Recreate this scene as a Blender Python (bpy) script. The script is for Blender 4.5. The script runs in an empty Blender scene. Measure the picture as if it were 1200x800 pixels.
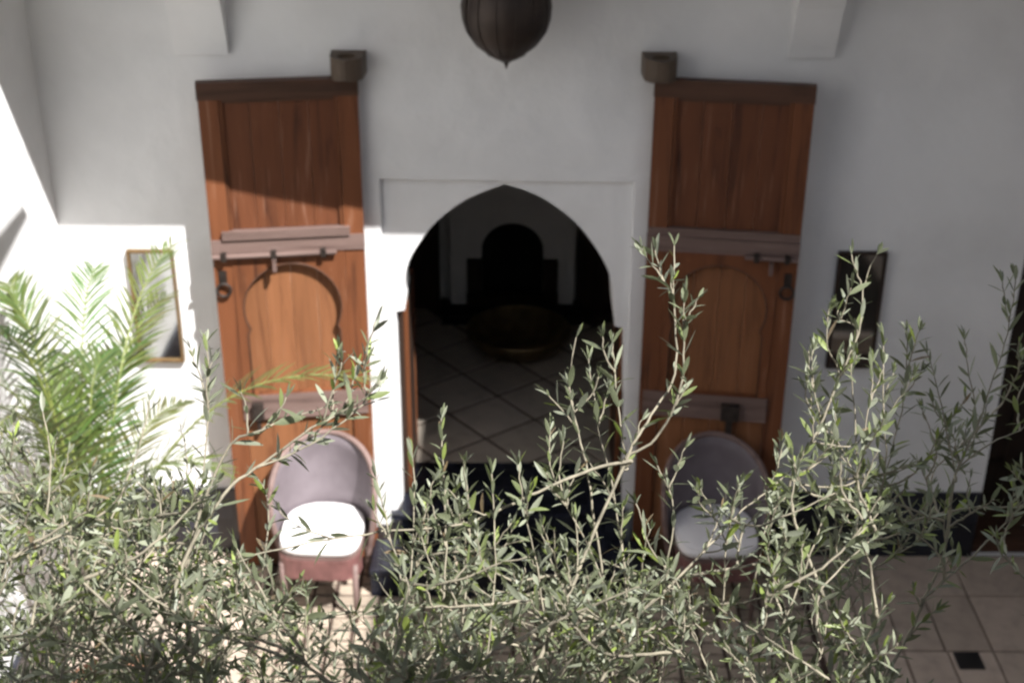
import bpy, bmesh, math, random
from mathutils import Vector, Matrix, noise
from mathutils.geometry import tessellate_polygon
R = math.radians
scene = bpy.context.scene
COL = scene.collection

# ------------------------------------------------------------------ camera
cam_d = bpy.data.cameras.new('camera')
cam = bpy.data.objects.new('camera', cam_d)
COL.objects.link(cam)
cam.location = (0, -7.1, 5.0)
cam.rotation_mode = 'XYZ'
cam.matrix_world = (Matrix.Translation((0, -7.1, 5.0)) @ Matrix.Rotation(R(90 - 26.8), 4, 'X')
                    @ Matrix.Rotation(R(0.3), 4, 'Z'))
cam_d.sensor_width = 36
cam_d.lens = 50
cam_d.clip_start = 0.05
cam_d.clip_end = 300
cam_d.dof.use_dof = True
cam_d.dof.focus_distance = 3.35
cam_d.dof.aperture_fstop = 3.5
scene.camera = cam

# ------------------------------------------------------------------ sky and sun
SUN = Vector((0.95, -1.0, 1.8)).normalized()
world = bpy.data.worlds.new('World')
scene.world = world
world.use_nodes = True
wn = world.node_tree
wn.nodes.clear()
sky = wn.nodes.new('ShaderNodeTexSky')
sky.sky_type = 'NISHITA'
sky.sun_disc = False
sky.sun_elevation = math.asin(SUN.z)
sky.sun_rotation = math.atan2(SUN.x, SUN.y)
bg = wn.nodes.new('ShaderNodeBackground')
bg.inputs['Strength'].default_value = 0.05
wo = wn.nodes.new('ShaderNodeOutputWorld')
wn.links.new(sky.outputs[0], bg.inputs[0])
wn.links.new(bg.outputs[0], wo.inputs[0])
sd = bpy.data.lights.new('sun', 'SUN')
sd.energy = 5.0
sd.angle = R(0.55)
sd.color = (1.0, 0.982, 0.962)
sun = bpy.data.objects.new('sun', sd)
COL.objects.link(sun)
sun.rotation_mode = 'QUATERNION'
sun.rotation_quaternion = SUN.to_track_quat('Z', 'Y')
sun.location = SUN * 20
vs = scene.view_settings
vs.view_transform = 'Standard'
vs.look = 'None'
vs.gamma = 1
vs.exposure = 1.2
scene.cycles.filter_width = 2.4
scene.cycles.max_bounces = 8
scene.cycles.diffuse_bounces = 5

# ------------------------------------------------------------------ materials
def new_mat(name):
    m = bpy.data.materials.new(name)
    m.use_nodes = True
    nt = m.node_tree
    b = nt.nodes['Principled BSDF']
    return m, nt, b

def N(nt, kind, **kw):
    n = nt.nodes.new(kind)
    for k, v in kw.items():
        if k in n.inputs:
            n.inputs[k].default_value = v
        else:
            setattr(n, k, v)
    return n

def ramp(nt, fac, stops):
    r = nt.nodes.new('ShaderNodeValToRGB')
    e = r.color_ramp.elements
    while len(e) < len(stops):
        e.new(0.5)
    for el, (p, c) in zip(e, stops):
        el.position = p
        el.color = (*c, 1)
    nt.links.new(fac, r.inputs[0])
    return r.outputs[0]

def coords(nt, scale=(1, 1, 1), kind='Object'):
    tc = nt.nodes.new('ShaderNodeTexCoord')
    mp = nt.nodes.new('ShaderNodeMapping')
    mp.inputs['Scale'].default_value = scale
    nt.links.new(tc.outputs[kind], mp.inputs[0])
    return mp.outputs[0]

def bump(nt, b, height, strength, dist):
    n = nt.nodes.new('ShaderNodeBump')
    n.inputs['Strength'].default_value = strength
    n.inputs['Distance'].default_value = dist
    nt.links.new(height, n.inputs['Height'])
    nt.links.new(n.outputs[0], b.inputs['Normal'])
    return n

def simple(name, c, rough=0.7, var=0.25, scale=6, metal=0.0, bscale=40, bstr=0.25, bdist=0.003, stretch=(1, 1, 1), spec=0.5):
    """noise-varied colour with fine relief"""
    m, nt, b = new_mat(name)
    v = coords(nt, stretch)
    n = N(nt, 'ShaderNodeTexNoise', Scale=scale, Detail=6.0, Roughness=0.6)
    nt.links.new(v, n.inputs['Vector'])
    lo = tuple(x * (1 - var) for x in c)
    hi = tuple(min(1, x * (1 + var)) for x in c)
    nt.links.new(ramp(nt, n.outputs[0], [(0.3, lo), (0.7, hi)]), b.inputs['Base Color'])
    b.inputs['Roughness'].default_value = rough
    b.inputs['Metallic'].default_value = metal
    b.inputs['Specular IOR Level'].default_value = spec
    n2 = N(nt, 'ShaderNodeTexNoise', Scale=bscale, Detail=4.0)
    nt.links.new(v, n2.inputs['Vector'])
    bump(nt, b, n2.outputs[0], bstr, bdist)
    return m

def plaster_mat(name, c):
    m, nt, b = new_mat(name)
    v = coords(nt)
    n = N(nt, 'ShaderNodeTexNoise', Scale=1.1, Detail=7.0, Roughness=0.55)
    nt.links.new(v, n.inputs['Vector'])
    lo = tuple(x * 0.86 for x in c)
    nt.links.new(ramp(nt, n.outputs[0], [(0.33, lo), (0.6, c)]), b.inputs['Base Color'])
    b.inputs['Roughness'].default_value = 0.92
    b.inputs['Specular IOR Level'].default_value = 0.2
    n1 = N(nt, 'ShaderNodeTexNoise', Scale=2.2, Detail=3.0)
    n2 = N(nt, 'ShaderNodeTexNoise', Scale=30.0, Detail=5.0)
    nt.links.new(v, n1.inputs['Vector'])
    nt.links.new(v, n2.inputs['Vector'])
    mx = N(nt, 'ShaderNodeMath', operation='MULTIPLY_ADD')
    mx.inputs[1].default_value = 0.06
    nt.links.new(n2.outputs[0], mx.inputs[0])
    nt.links.new(n1.outputs[0], mx.inputs[2])
    bump(nt, b, mx.outputs[0], 0.7, 0.045)
    return m

def wood_mat(name, c, dark, pale, axis='z', rough=0.55, wear=0.5):
    """old oiled wood: streaked grain, dark dirt, pale worn streaks; grain along axis"""
    m, nt, b = new_mat(name)
    s = {'z': (9, 9, 0.7), 'x': (0.7, 9, 9), 'y': (9, 0.7, 9)}[axis]
    v = coords(nt, s)
    oi = nt.nodes.new('ShaderNodeObjectInfo')
    ad = N(nt, 'ShaderNodeVectorMath', operation='ADD')
    sc = N(nt, 'ShaderNodeMath', operation='MULTIPLY')
    sc.inputs[1].default_value = 37.0
    nt.links.new(oi.outputs['Random'], sc.inputs[0])
    nt.links.new(v, ad.inputs[0])
    nt.links.new(sc.outputs[0], ad.inputs[1])
    n = N(nt, 'ShaderNodeTexNoise', Scale=2.0, Detail=8.0, Roughness=0.62, Distortion=0.6)
    nt.links.new(ad.outputs[0], n.inputs['Vector'])
    col = ramp(nt, n.outputs[0], [(0.28, dark), (0.46, c), (0.62, tuple(x * 1.12 for x in c)), (0.8, pale)])
    # each piece a little lighter or darker
    hsv = nt.nodes.new('ShaderNodeHueSaturation')
    mr = N(nt, 'ShaderNodeMapRange')
    mr.inputs['To Min'].default_value = 0.92
    mr.inputs['To Max'].default_value = 1.1
    nt.links.new(oi.outputs['Random'], mr.inputs['Value'])
    nt.links.new(mr.outputs[0], hsv.inputs['Value'])
    nt.links.new(col, hsv.inputs['Color'])
    # worn pale scuffs
    n3 = N(nt, 'ShaderNodeTexNoise', Scale=1.3, Detail=5.0, Roughness=0.7)
    v3 = coords(nt, {'z': (5, 5, 1.2), 'x': (1.2, 5, 5), 'y': (5, 1.2, 5)}[axis], 'Generated')
    nt.links.new(v3, n3.inputs['Vector'])
    f3 = ramp(nt, n3.outputs[0], [(0.58, (0, 0, 0)), (0.75, (wear, wear, wear))])
    mix = nt.nodes.new('ShaderNodeMix')
    mix.data_type = 'RGBA'
    nt.links.new(f3, mix.inputs[0])
    nt.links.new(hsv.outputs[0], mix.inputs[6])
    mix.inputs[7].default_value = (*pale, 1)
    nt.links.new(mix.outputs[2], b.inputs['Base Color'])
    b.inputs['Roughness'].default_value = rough
    b.inputs['Specular IOR Level'].default_value = 0.3
    bump(nt, b, n.outputs[0], 0.45, 0.006)
    return m

def zellige_mat(name, c, size=0.1):
    """small glazed tiles, each with its own tone and tilt"""
    m, nt, b = new_mat(name)
    v = coords(nt)
    br = N(nt, 'ShaderNodeTexVoronoi', Scale=1.0 / size)
    br.distance = 'CHEBYCHEV'
    br.inputs['Randomness'].default_value = 0.0
    nt.links.new(v, br.inputs['Vector'])
    sep = nt.nodes.new('ShaderNodeSeparateColor')
    nt.links.new(br.outputs['Color'], sep.inputs[0])
    nt.links.new(ramp(nt, sep.outputs[0], [(0.0, tuple(x * 0.5 for x in c)), (1.0, tuple(x * 1.6 for x in c))]), b.inputs['Base Color'])
    b.inputs['Roughness'].default_value = 0.3
    n2 = N(nt, 'ShaderNodeTexNoise', Scale=14.0, Detail=3.0)
    nt.links.new(v, n2.inputs['Vector'])
    ed = ramp(nt, br.outputs['Distance'], [(0.40, (1, 1, 1)), (0.5, (0, 0, 0))])
    ad = N(nt, 'ShaderNodeMath', operation='ADD')
    nt.links.new(n2.outputs[0], ad.inputs[0])
    nt.links.new(ed, ad.inputs[1])
    bump(nt, b, ad.outputs[0], 0.5, 0.004)
    return m

def tile_mat(name, c, var=0.3, rough=0.6):
    """fired tile: tone varies tile by tile, with stains"""
    m, nt, b = new_mat(name)
    v = coords(nt)
    oi = nt.nodes.new('ShaderNodeObjectInfo')
    n = N(nt, 'ShaderNodeTexNoise', Scale=9.0, Detail=6.0, Roughness=0.65)
    tc = nt.nodes.new('ShaderNodeTexCoord')
    geo = nt.nodes.new('ShaderNodeNewGeometry')
    nt.links.new(geo.outputs['Position'], n.inputs['Vector'])
    col = ramp(nt, n.outputs[0], [(0.28, tuple(x * (1 - var) for x in c)), (0.5, c), (0.75, tuple(min(1, x * (1 + var * 0.5)) for x in c))])
    hsv = nt.nodes.new('ShaderNodeHueSaturation')
    mr = N(nt, 'ShaderNodeMapRange')
    mr.inputs['To Min'].default_value = 1 - var * 0.8
    mr.inputs['To Max'].default_value = 1 + var * 0.4
    nt.links.new(oi.outputs['Random'], mr.inputs['Value'])
    nt.links.new(mr.outputs[0], hsv.inputs['Value'])
    nt.links.new(col, hsv.inputs['Color'])
    nt.links.new(hsv.outputs[0], b.inputs['Base Color'])
    b.inputs['Roughness'].default_value = rough
    n2 = N(nt, 'ShaderNodeTexNoise', Scale=35.0, Detail=4.0)
    nt.links.new(geo.outputs['Position'], n2.inputs['Vector'])
    bump(nt, b, n2.outputs[0], 0.35, 0.003)
    return m

def leaf_mat(name, trans=0.25, rough=0.5):
    m, nt, b = new_mat(name)
    at = nt.nodes.new('ShaderNodeAttribute')
    at.attribute_name = 'tint'
    nt.links.new(at.outputs['Color'], b.inputs['Base Color'])
    b.inputs['Roughness'].default_value = rough
    b.inputs['Specular IOR Level'].default_value = 0.4
    tr = nt.nodes.new('ShaderNodeBsdfTranslucent')
    hs = nt.nodes.new('ShaderNodeHueSaturation')
    hs.inputs['Value'].default_value = 1.3
    hs.inputs['Saturation'].default_value = 1.15
    nt.links.new(at.outputs['Color'], hs.inputs['Color'])
    nt.links.new(hs.outputs[0], tr.inputs['Color'])
    mx = nt.nodes.new('ShaderNodeMixShader')
    mx.inputs[0].default_value = trans
    nt.links.new(b.outputs[0], mx.inputs[1])
    nt.links.new(tr.outputs[0], mx.inputs[2])
    nt.links.new(mx.outputs[0], nt.nodes['Material Output'].inputs[0])
    return m

PLASTER = plaster_mat('white_limewash', (0.80, 0.795, 0.79))
PLASTER_IN = plaster_mat('room_plaster', (0.72, 0.71, 0.69))
CEDAR = wood_mat('cedar_upright_grain', (0.140, 0.049, 0.020), (0.05, 0.018, 0.009), (0.28, 0.15, 0.095), 'z')
CEDAR_B = wood_mat('cedar_board_grain', (0.118, 0.041, 0.018), (0.040, 0.014, 0.008), (0.31, 0.17, 0.115), 'z', wear=0.6)
CEDAR_W = wood_mat('cedar_wicket_grain', (0.205, 0.085, 0.037), (0.10, 0.037, 0.017), (0.31, 0.165, 0.10), 'z', wear=0.4)
CEDAR_X = wood_mat('cedar_cross_grain', (0.075, 0.036, 0.022), (0.035, 0.018, 0.011), (0.14, 0.085, 0.06), 'x')
GREYWOOD = wood_mat('weathered_rail', (0.15, 0.100, 0.086), (0.06, 0.036, 0.030), (0.36, 0.275, 0.25), 'x', wear=0.7)
DARKWOOD = wood_mat('dark_walnut', (0.026, 0.014, 0.009), (0.012, 0.007, 0.005), (0.05, 0.03, 0.018), 'z', wear=0.15)
OLDWOOD = wood_mat('grey_pivot_wood', (0.085, 0.06, 0.042), (0.035, 0.024, 0.018), (0.16, 0.125, 0.09), 'z')
IRON = simple('dark_iron', (0.045, 0.035, 0.03), 0.55, 0.4, 20, metal=0.6)
COPPER = simple('patinated_copper', (0.042, 0.030, 0.024), 0.5, 0.4, 7, metal=0.55)
BRASS = simple('tarnished_brass', (0.20, 0.145, 0.075), 0.45, 0.45, 6, metal=0.9)
NAVY = zellige_mat('navy_glazed_tile', (0.011, 0.0125, 0.020), 0.1)
BEJMAT = tile_mat('bejmat_tile', (0.38, 0.31, 0.24), 0.4)
CREAM = tile_mat('cream_floor_tile', (0.46, 0.37, 0.30), 0.25, 0.5)
BLACKTILE = tile_mat('black_cabochon', (0.02, 0.018, 0.018), 0.3, 0.3)
ROOMTILE = tile_mat('room_floor_tile', (0.40, 0.345, 0.285), 0.25, 0.4)
GROUT = simple('brown_grout', (0.055, 0.033, 0.025), 0.95, 0.35, 12, bscale=60)
GOLDFRAME = wood_mat('gilt_frame_wood', (0.14, 0.085, 0.035), (0.07, 0.04, 0.018), (0.24, 0.16, 0.08), 'z')
SHELLMAT = None
CUSHION = simple('white_cotton', (0.80, 0.775, 0.77), 0.95, 0.05, 4, bscale=220, bstr=0.3, bdist=0.001, spec=0.1)
APRON = simple('worn_red_lacquer', (0.17, 0.078, 0.072), 0.45, 0.3, 8)
RIM = wood_mat('pink_worn_rim', (0.17, 0.115, 0.102), (0.10, 0.06, 0.052), (0.27, 0.20, 0.18), 'x', wear=0.5)
CLAY = simple('terracotta', (0.20, 0.095, 0.055), 0.85, 0.35, 5)
SOIL = simple('dark_soil', (0.03, 0.022, 0.016), 1.0, 0.5, 30, bscale=50, bstr=0.8, bdist=0.02)
BARK = simple('olive_bark', (0.225, 0.20, 0.145), 0.85, 0.35, 30, bscale=90, bstr=0.5, bdist=0.002)
TRUNKBARK = simple('olive_trunk_bark', (0.16, 0.135, 0.105), 0.95, 0.4, 10, bscale=25, bstr=0.9, bdist=0.02, stretch=(1, 1, 0.3))
RACHIS = simple('palm_stalk', (0.19, 0.22, 0.055), 0.5, 0.2, 10)
OLIVE = leaf_mat('olive_leaf', 0.22, 0.45)
PALM = leaf_mat('palm_leaflet', 0.38, 0.4)
SOOT = simple('soot', (0.008, 0.008, 0.008), 0.95, 0.4, 8)

def mirror_mat():
    m, nt, b = new_mat('old_mirror_glass')
    v = coords(nt)
    n = N(nt, 'ShaderNodeTexNoise', Scale=6.0, Detail=5.0)
    nt.links.new(v, n.inputs['Vector'])
    nt.links.new(ramp(nt, n.outputs[0], [(0.3, (0.50, 0.50, 0.48)), (0.7, (0.66, 0.67, 0.66))]), b.inputs['Base Color'])
    b.inputs['Metallic'].default_value = 1.0
    b.inputs['Roughness'].default_value = 0.05
    return m
MIRROR = mirror_mat()

def cane_mat():
    """fine woven cane / vertical ribbing in a dusty mauve"""
    m, nt, b = new_mat('mauve_woven_back')
    v = coords(nt, (1, 1, 1))
    n = N(nt, 'ShaderNodeTexNoise', Scale=7.0, Detail=5.0)
    nt.links.new(v, n.inputs['Vector'])
    nt.links.new(ramp(nt, n.outputs[0], [(0.3, (0.125, 0.103, 0.113)), (0.7, (0.18, 0.152, 0.166))]), b.inputs['Base Color'])
    w = N(nt, 'ShaderNodeTexWave', Scale=30.0, Distortion=0.4)
    w.bands_direction = 'X'
    nt.links.new(v, w.inputs['Vector'])
    b.inputs['Roughness'].default_value = 0.6
    bump(nt, b, w.outputs[0], 0.35, 0.003)
    return m
CANE = cane_mat()

# ------------------------------------------------------------------ object helpers
def link(name, me, mat, parent=None):
    o = bpy.data.objects.new(name, me)
    COL.objects.link(o)
    if mat is not None:
        if me.materials:
            me.materials[0] = mat
        else:
            me.materials.append(mat)
    if parent is not None:
        o.parent = parent
    return o

def obj(name, bm, mat, parent=None, smooth=False, bevel=0.0):
    if bevel > 0:
        es = [e for e in bm.edges if len(e.link_faces) == 2 and e.calc_face_angle(0) > 0.6]
        bmesh.ops.bevel(bm, geom=es, offset=bevel, segments=2, profile=0.6, affect='EDGES', clamp_overlap=True)
    bmesh.ops.recalc_face_normals(bm, faces=bm.faces)
    me = bpy.data.meshes.new(name)
    bm.to_mesh(me)
    bm.free()
    if smooth:
        for p in me.polygons:
            p.use_smooth = True
    return link(name, me, mat, parent)

def thing(name, label, cat, loc=(0, 0, 0), rz=0.0, group=None):
    o = bpy.data.objects.new(name, None)
    COL.objects.link(o)
    o.empty_display_size = 0.1
    o.location = loc
    o.rotation_euler = (0, 0, rz)
    return tag(o, label, cat, group)

def tag(o, label, cat, group=None):
    o['label'] = label
    o['category'] = cat
    if group:
        o['group'] = group
    return o

def copy_tree(src, parent=None):
    c = src.copy()
    COL.objects.link(c)
    if parent is not None:
        c.parent = parent
    for ch in list(src.children):
        copy_tree(ch, c)
    return c

def box(bm, x0, x1, y0, y1, z0, z1):
    vs_ = [bm.verts.new(p) for p in ((x0, y0, z0), (x1, y0, z0), (x1, y1, z0), (x0, y1, z0),
                                     (x0, y0, z1), (x1, y0, z1), (x1, y1, z1), (x0, y1, z1))]
    for f in ((0, 3, 2, 1), (4, 5, 6, 7), (0, 1, 5, 4), (1, 2, 6, 5), (2, 3, 7, 6), (3, 0, 4, 7)):
        bm.faces.new([vs_[i] for i in f])
    return vs_

def bx(name, dims, mat, parent=None, bevel=0.004):
    bm = bmesh.new()
    box(bm, *dims)
    return obj(name, bm, mat, parent, bevel=bevel)

def plate(bm, outer, holes, y0, y1):
    """prism in the xz plane, from y0 (front) to y1, with holes"""
    loops = [outer] + holes
    flat = [p for l in loops for p in l]
    tris = tessellate_polygon([[Vector((p[0], p[1], 0)) for p in l] for l in loops])
    f = [bm.verts.new((p[0], y0, p[1])) for p in flat]
    b = [bm.verts.new((p[0], y1, p[1])) for p in flat]
    for t in tris:
        try:
            bm.faces.new([f[i] for i in t])
            bm.faces.new([b[i] for i in reversed(t)])
        except ValueError:
            pass
    k = 0
    for l in loops:
        n = len(l)
        for i in range(n):
            a, c = k + i, k + (i + 1) % n
            bm.faces.new((f[a], f[c], b[c], b[a]))
        k += n

def lathe(bm, prof, n=24, cx=0, cy=0, cap=True):
    rings = []
    for r, z in prof:
        if r < 1e-5:
            rings.append([bm.verts.new((cx, cy, z))])
        else:
            rings.append([bm.verts.new((cx + r * math.cos(2 * math.pi * i / n), cy + r * math.sin(2 * math.pi * i / n), z)) for i in range(n)])
    for a, b in zip(rings, rings[1:]):
        for i in range(n):
            j = (i + 1) % n
            if len(a) == 1 and len(b) == 1:
                continue
            if len(a) == 1:
                bm.faces.new((a[0], b[i], b[j]))
            elif len(b) == 1:
                bm.faces.new((a[i], a[j], b[0]))
            else:
                bm.faces.new((a[i], a[j], b[j], b[i]))
    if cap:
        for r in (rings[0], rings[-1]):
            if len(r) > 2:
                bm.faces.new(r)

def tube(bm, pts, radii, n=6, cap=True):
    pts = [Vector(p) for p in pts]
    if not isinstance(radii, (list, tuple)):
        radii = [radii] * len(pts)
    rings = []
    up = None
    for i, p in enumerate(pts):
        t = (pts[min(i + 1, len(pts) - 1)] - pts[max(i - 1, 0)]).normalized()
        if up is None:
            up = t.orthogonal().normalized()
        up = (up - t * up.dot(t))
        up = up.normalized() if up.length > 1e-6 else t.orthogonal().normalized()
        s = t.cross(up)
        rings.append([bm.verts.new(p + (up * math.cos(2 * math.pi * k / n) + s * math.sin(2 * math.pi * k / n)) * radii[i]) for k in range(n)])
    for a, b in zip(rings, rings[1:]):
        for k in range(n):
            bm.faces.new((a[k], a[(k + 1) % n], b[(k + 1) % n], b[k]))
    if cap:
        bm.faces.new(rings[0])
        bm.faces.new(rings[-1])

def torus(bm, c, r, rr, axis='y', n=20, m=8):
    c = Vector(c)
    rings = []
    for i in range(n):
        a = 2 * math.pi * i / n
        d = Vector((math.cos(a), 0, math.sin(a))) if axis == 'y' else (Vector((math.cos(a), math.sin(a), 0)) if axis == 'z' else Vector((0, math.cos(a), math.sin(a))))
        ax = {'y': Vector((0, 1, 0)), 'z': Vector((0, 0, 1)), 'x': Vector((1, 0, 0))}[axis]
        rings.append([bm.verts.new(c + d * (r + rr * math.cos(2 * math.pi * k / m)) + ax * rr * math.sin(2 * math.pi * k / m)) for k in range(m)])
    for i in range(n):
        a, b = rings[i], rings[(i + 1) % n]
        for k in range(m):
            bm.faces.new((a[k], a[(k + 1) % m], b[(k + 1) % m], b[k]))

def catmull(pts, sub=6):
    pts = [Vector(p) for p in pts]
    out = []
    for i in range(len(pts) - 1):
        p0 = pts[max(i - 1, 0)]; p1 = pts[i]; p2 = pts[i + 1]; p3 = pts[min(i + 2, len(pts) - 1)]
        for k in range(sub):
            t = k / sub
            out.append(0.5 * ((2 * p1) + (p2 - p0) * t + (2 * p0 - 5 * p1 + 4 * p2 - p3) * t * t + (3 * p1 - p0 - 3 * p2 + p3) * t ** 3))
    out.append(pts[-1])
    return out

# ================================================================== SETTING
rnd = random.Random(5)
XL, XR = -2.432, 3.3            # faces of the two side walls
ARCH = [(0.666, 0.02), (0.640, 1.0), (0.622, 1.500), (0.571, 1.513), (0.562, 1.628), (0.550, 1.747), (0.511, 1.875), (0.421, 2.027),
        (0.317, 2.150), (0.178, 2.257), (0.050, 2.318), (-0.045, 2.345), (-0.150, 2.305), (-0.280, 2.238), (-0.421, 2.118),
        (-0.527, 1.970), (-0.577, 1.853), (-0.597, 1.700), (-0.594, 1.605), (-0.642, 1.594), (-0.640, 1.0), (-0.640, 0.02)]

def smooth2(pts, sub=5):
    return [(v.x, v.y) for v in catmull([(p[0], p[1], 0) for p in pts], sub)]
ARCH = ARCH[:3] + smooth2(ARCH[3:12]) + smooth2(ARCH[11:19])[1:] + ARCH[19:]

bm = bmesh.new()
g = 40
vsq = [bm.verts.new(p) for p in ((-g, -g, 0), (g, -g, 0), (g, g, 0), (-g, g, 0))]
bm.faces.new(vsq)
ground = obj('courtyard_floor', bm, GROUT)
ground['kind'] = 'structure'

# front wall with the arch, its recessed panel and the dark doorway on the right
fw = thing('front_wall', 'tall white plastered wall with pointed arch doorway facing the courtyard', 'wall')
bm = bmesh.new()
dz = [(2.768, 0.02), (3.28, 0.02), (3.28, 2.0), (2.768, 2.0)]
outer = [(XL - 0.4, -0.05), (XR + 0.4, -0.05), (XR + 0.4, 7.7), (XL - 0.4, 7.7)]
plate(bm, outer, [ARCH, dz], 0.0, 0.42)
obj('wall_body', bm, PLASTER, fw, bevel=0.006)
bm = bmesh.new()
alf = [(-0.704, 0.02), (0.655, 0.02), (0.643, 2.372), (-0.704, 2.383)]
plate(bm, outer, [alf, dz], -0.03, 0.006)
obj('wall_face', bm, PLASTER, fw, bevel=0.005)
# flared corbels under the gallery
def corbel(x0, x1):
    bm = bmesh.new()
    prof = [(-0.065, 3.052), (-0.078, 3.10), (-0.11, 3.19), (-0.16, 3.32), (-0.27, 3.48), (-0.42, 3.65), (-0.62, 3.86), (0.0, 3.86), (0.0, 3.06)]
    a = [bm.verts.new((x0, y, z)) for y, z in prof]
    b = [bm.verts.new((x1, y, z)) for y, z in prof]
    bm.faces.new(a); bm.faces.new(list(reversed(b)))
    for i in range(len(prof)):
        j = (i + 1) % len(prof)
        bm.faces.new((a[i], a[j], b[j], b[i]))
    return obj('corbel', bm, PLASTER, fw, bevel=0.008)
corbel(-1.70, -1.435)
corbel(1.385, 1.615)
corbel(-0.15 + 3.05, 3.15)
bx('gallery_slab', (XL - 0.1, XR + 0.1, -1.0, 0.05, 3.85, 4.1), PLASTER, fw, 0.01)
# tiled skirting on either side of the doors
for a, b in ((XL + 0.002, -0.80), (0.76, 2.765)):
    bx('tile_skirting', (a, b, -0.045, 0.0, -0.02, 0.455), NAVY, fw, 0.004)

lw = thing('left_wall', 'white plastered side wall at the far left, half in sun', 'wall')
bx('wall_body', (XL - 0.4, XL, -11, 0.02, -0.05, 6.3), PLASTER, lw, 0)
bx('tile_skirting', (XL - 0.01, XL + 0.03, -11, -0.05, -0.02, 0.455), NAVY, lw, 0.004)
bw = thing('house_wall', 'white house wall behind the viewer closing the courtyard', 'wall')
bx('wall_body', (XL - 0.4, XR + 0.4, -8.6, -8.1, -0.05, 9.15), PLASTER, bw, 0)
rw = thing('right_wall', 'white plastered side wall beyond the right edge', 'wall')
bx('wall_body', (XR, XR + 0.4, -11, 0.02, -0.05, 7.75), PLASTER, rw, 0)
bx('gallery_slab', (XR - 1.0, XR + 0.05, -8.0, -1.01, 3.85, 4.1), PLASTER, rw, 0.01)  # unseen slab added to keep sky light off the right side
bx('tile_skirting', (XR - 0.03, XR + 0.01, -11, -0.05, -0.02, 0.455), NAVY, rw, 0.004)

# the room behind the arch
room = thing('back_room', 'dim plastered room seen through the pointed arch', 'room')
RY1 = 2.80
bx('room_wall', (-2.4, 2.4, RY1, RY1 + 0.3, 0.2, 3.4), PLASTER_IN, room, 0)
bx('room_wall', (-2.6, -2.1, 0.421, RY1 + 0.01, 0.2, 3.4), PLASTER_IN, room, 0)
bx('room_wall', (2.1, 2.6, 0.421, RY1 + 0.01, 0.2, 3.4), PLASTER_IN, room, 0)
bx('ceiling', (-2.6, 2.6, 0.421, RY1 + 0.3, 3.4, 3.6), PLASTER_IN, room, 0)
rf = bx('room_floor', (-2.6, 2.6, 0.4205, RY1 + 0.3, 0.1, 0.358), GROUT, room, 0)
# large floor tiles laid on the diagonal
ts, tg = 0.40, 0.024
bmt = bmesh.new()
box(bmt, -ts / 2 + tg / 2, ts / 2 - tg / 2, -ts / 2 + tg / 2, ts / 2 - tg / 2, 0, 0.014)
es = [e for e in bmt.edges if all(v.co.z > 0.01 for v in e.verts)]
bmesh.ops.bevel(bmt, geom=es, offset=0.003, segments=1, affect='EDGES')
tm = bpy.data.meshes.new('floor_tile'); bmt.to_mesh(tm); bmt.free(); tm.materials.append(ROOMTILE)
ca, sa = math.cos(R(38)), math.sin(R(38))
for i in range(-9, 10):
    for j in range(-9, 10):
        x, y = i * ts * ca - j * ts * sa - 0.06, 1.5 + i * ts * sa + j * ts * ca + 0.05
        if -1.75 < x < 1.75 and 0.72 < y < 2.5:
            o = link('floor_tile', tm, None, rf)
            o.location = (x, y, 0.352 + rnd.uniform(0, 0.002)); o.rotation_euler = (rnd.uniform(-.002, .002), rnd.uniform(-.002, .002), R(38))
# half tiles along the threshold come as one cut strip
bmt = bmesh.new()
def clip_poly(poly, y0):
    out = []
    for k in range(len(poly)):
        p, q = poly[k], poly[(k + 1) % len(poly)]
        if p[1] >= y0: out.append(p)
        if (p[1] >= y0) != (q[1] >= y0):
            t = (y0 - p[1]) / (q[1] - p[1]); out.append((p[0] + (q[0] - p[0]) * t, y0))
    return out
h = ts / 2 - tg / 2
for i in range(-9, 10):
    for j in range(-9, 10):
        x, y = i * ts * ca - j * ts * sa - 0.06, 1.5 + i * ts * sa + j * ts * ca + 0.05
        if -1.75 < x < 1.75 and 0.1 < y <= 0.72:
            pl = clip_poly([(x + a * ca - b * sa, y + a * sa + b * ca) for a, b in ((-h, -h), (h, -h), (h, h), (-h, h))], 0.4225)
            if len(pl) > 2:
                t_ = [bmt.verts.new((p[0], p[1], 0.366)) for p in pl]
                l_ = [bmt.verts.new((p[0], p[1], 0.352)) for p in pl]
                bmt.faces.new(t_)
                for k in range(len(pl)):
                    bmt.faces.new((t_[k], t_[(k + 1) % len(pl)], l_[(k + 1) % len(pl)], l_[k]))
cut = obj('cut_tile', bmt, ROOMTILE, rf); cut['kind'] = 'stuff'

# tiled threshold and step in front of the arch
st = thing('arch_step', 'dark navy tiled step and threshold below the pointed arch', 'step')
bx('threshold', (-0.639, 0.66, -0.16, 0.4195, 0.0, 0.362), NAVY, st, 0.008)
bx('tread', (-0.80, 0.755, -0.46, -0.155, 0.0, 0.185), NAVY, st, 0.008)
bx('nosing', (-0.70, 0.66, -0.175, -0.12, 0.335, 0.367), NAVY, st, 0.005)
bx('nosing', (-0.802, 0.757, -0.475, -0.42, 0.158, 0.190), NAVY, st, 0.005)

# ------------------------------------------------------------------ courtyard paving
bx('paving_sheet', (XL, XR, -8.1, -2.72, -0.02, 0.012), CREAM, ground, 0)
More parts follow.
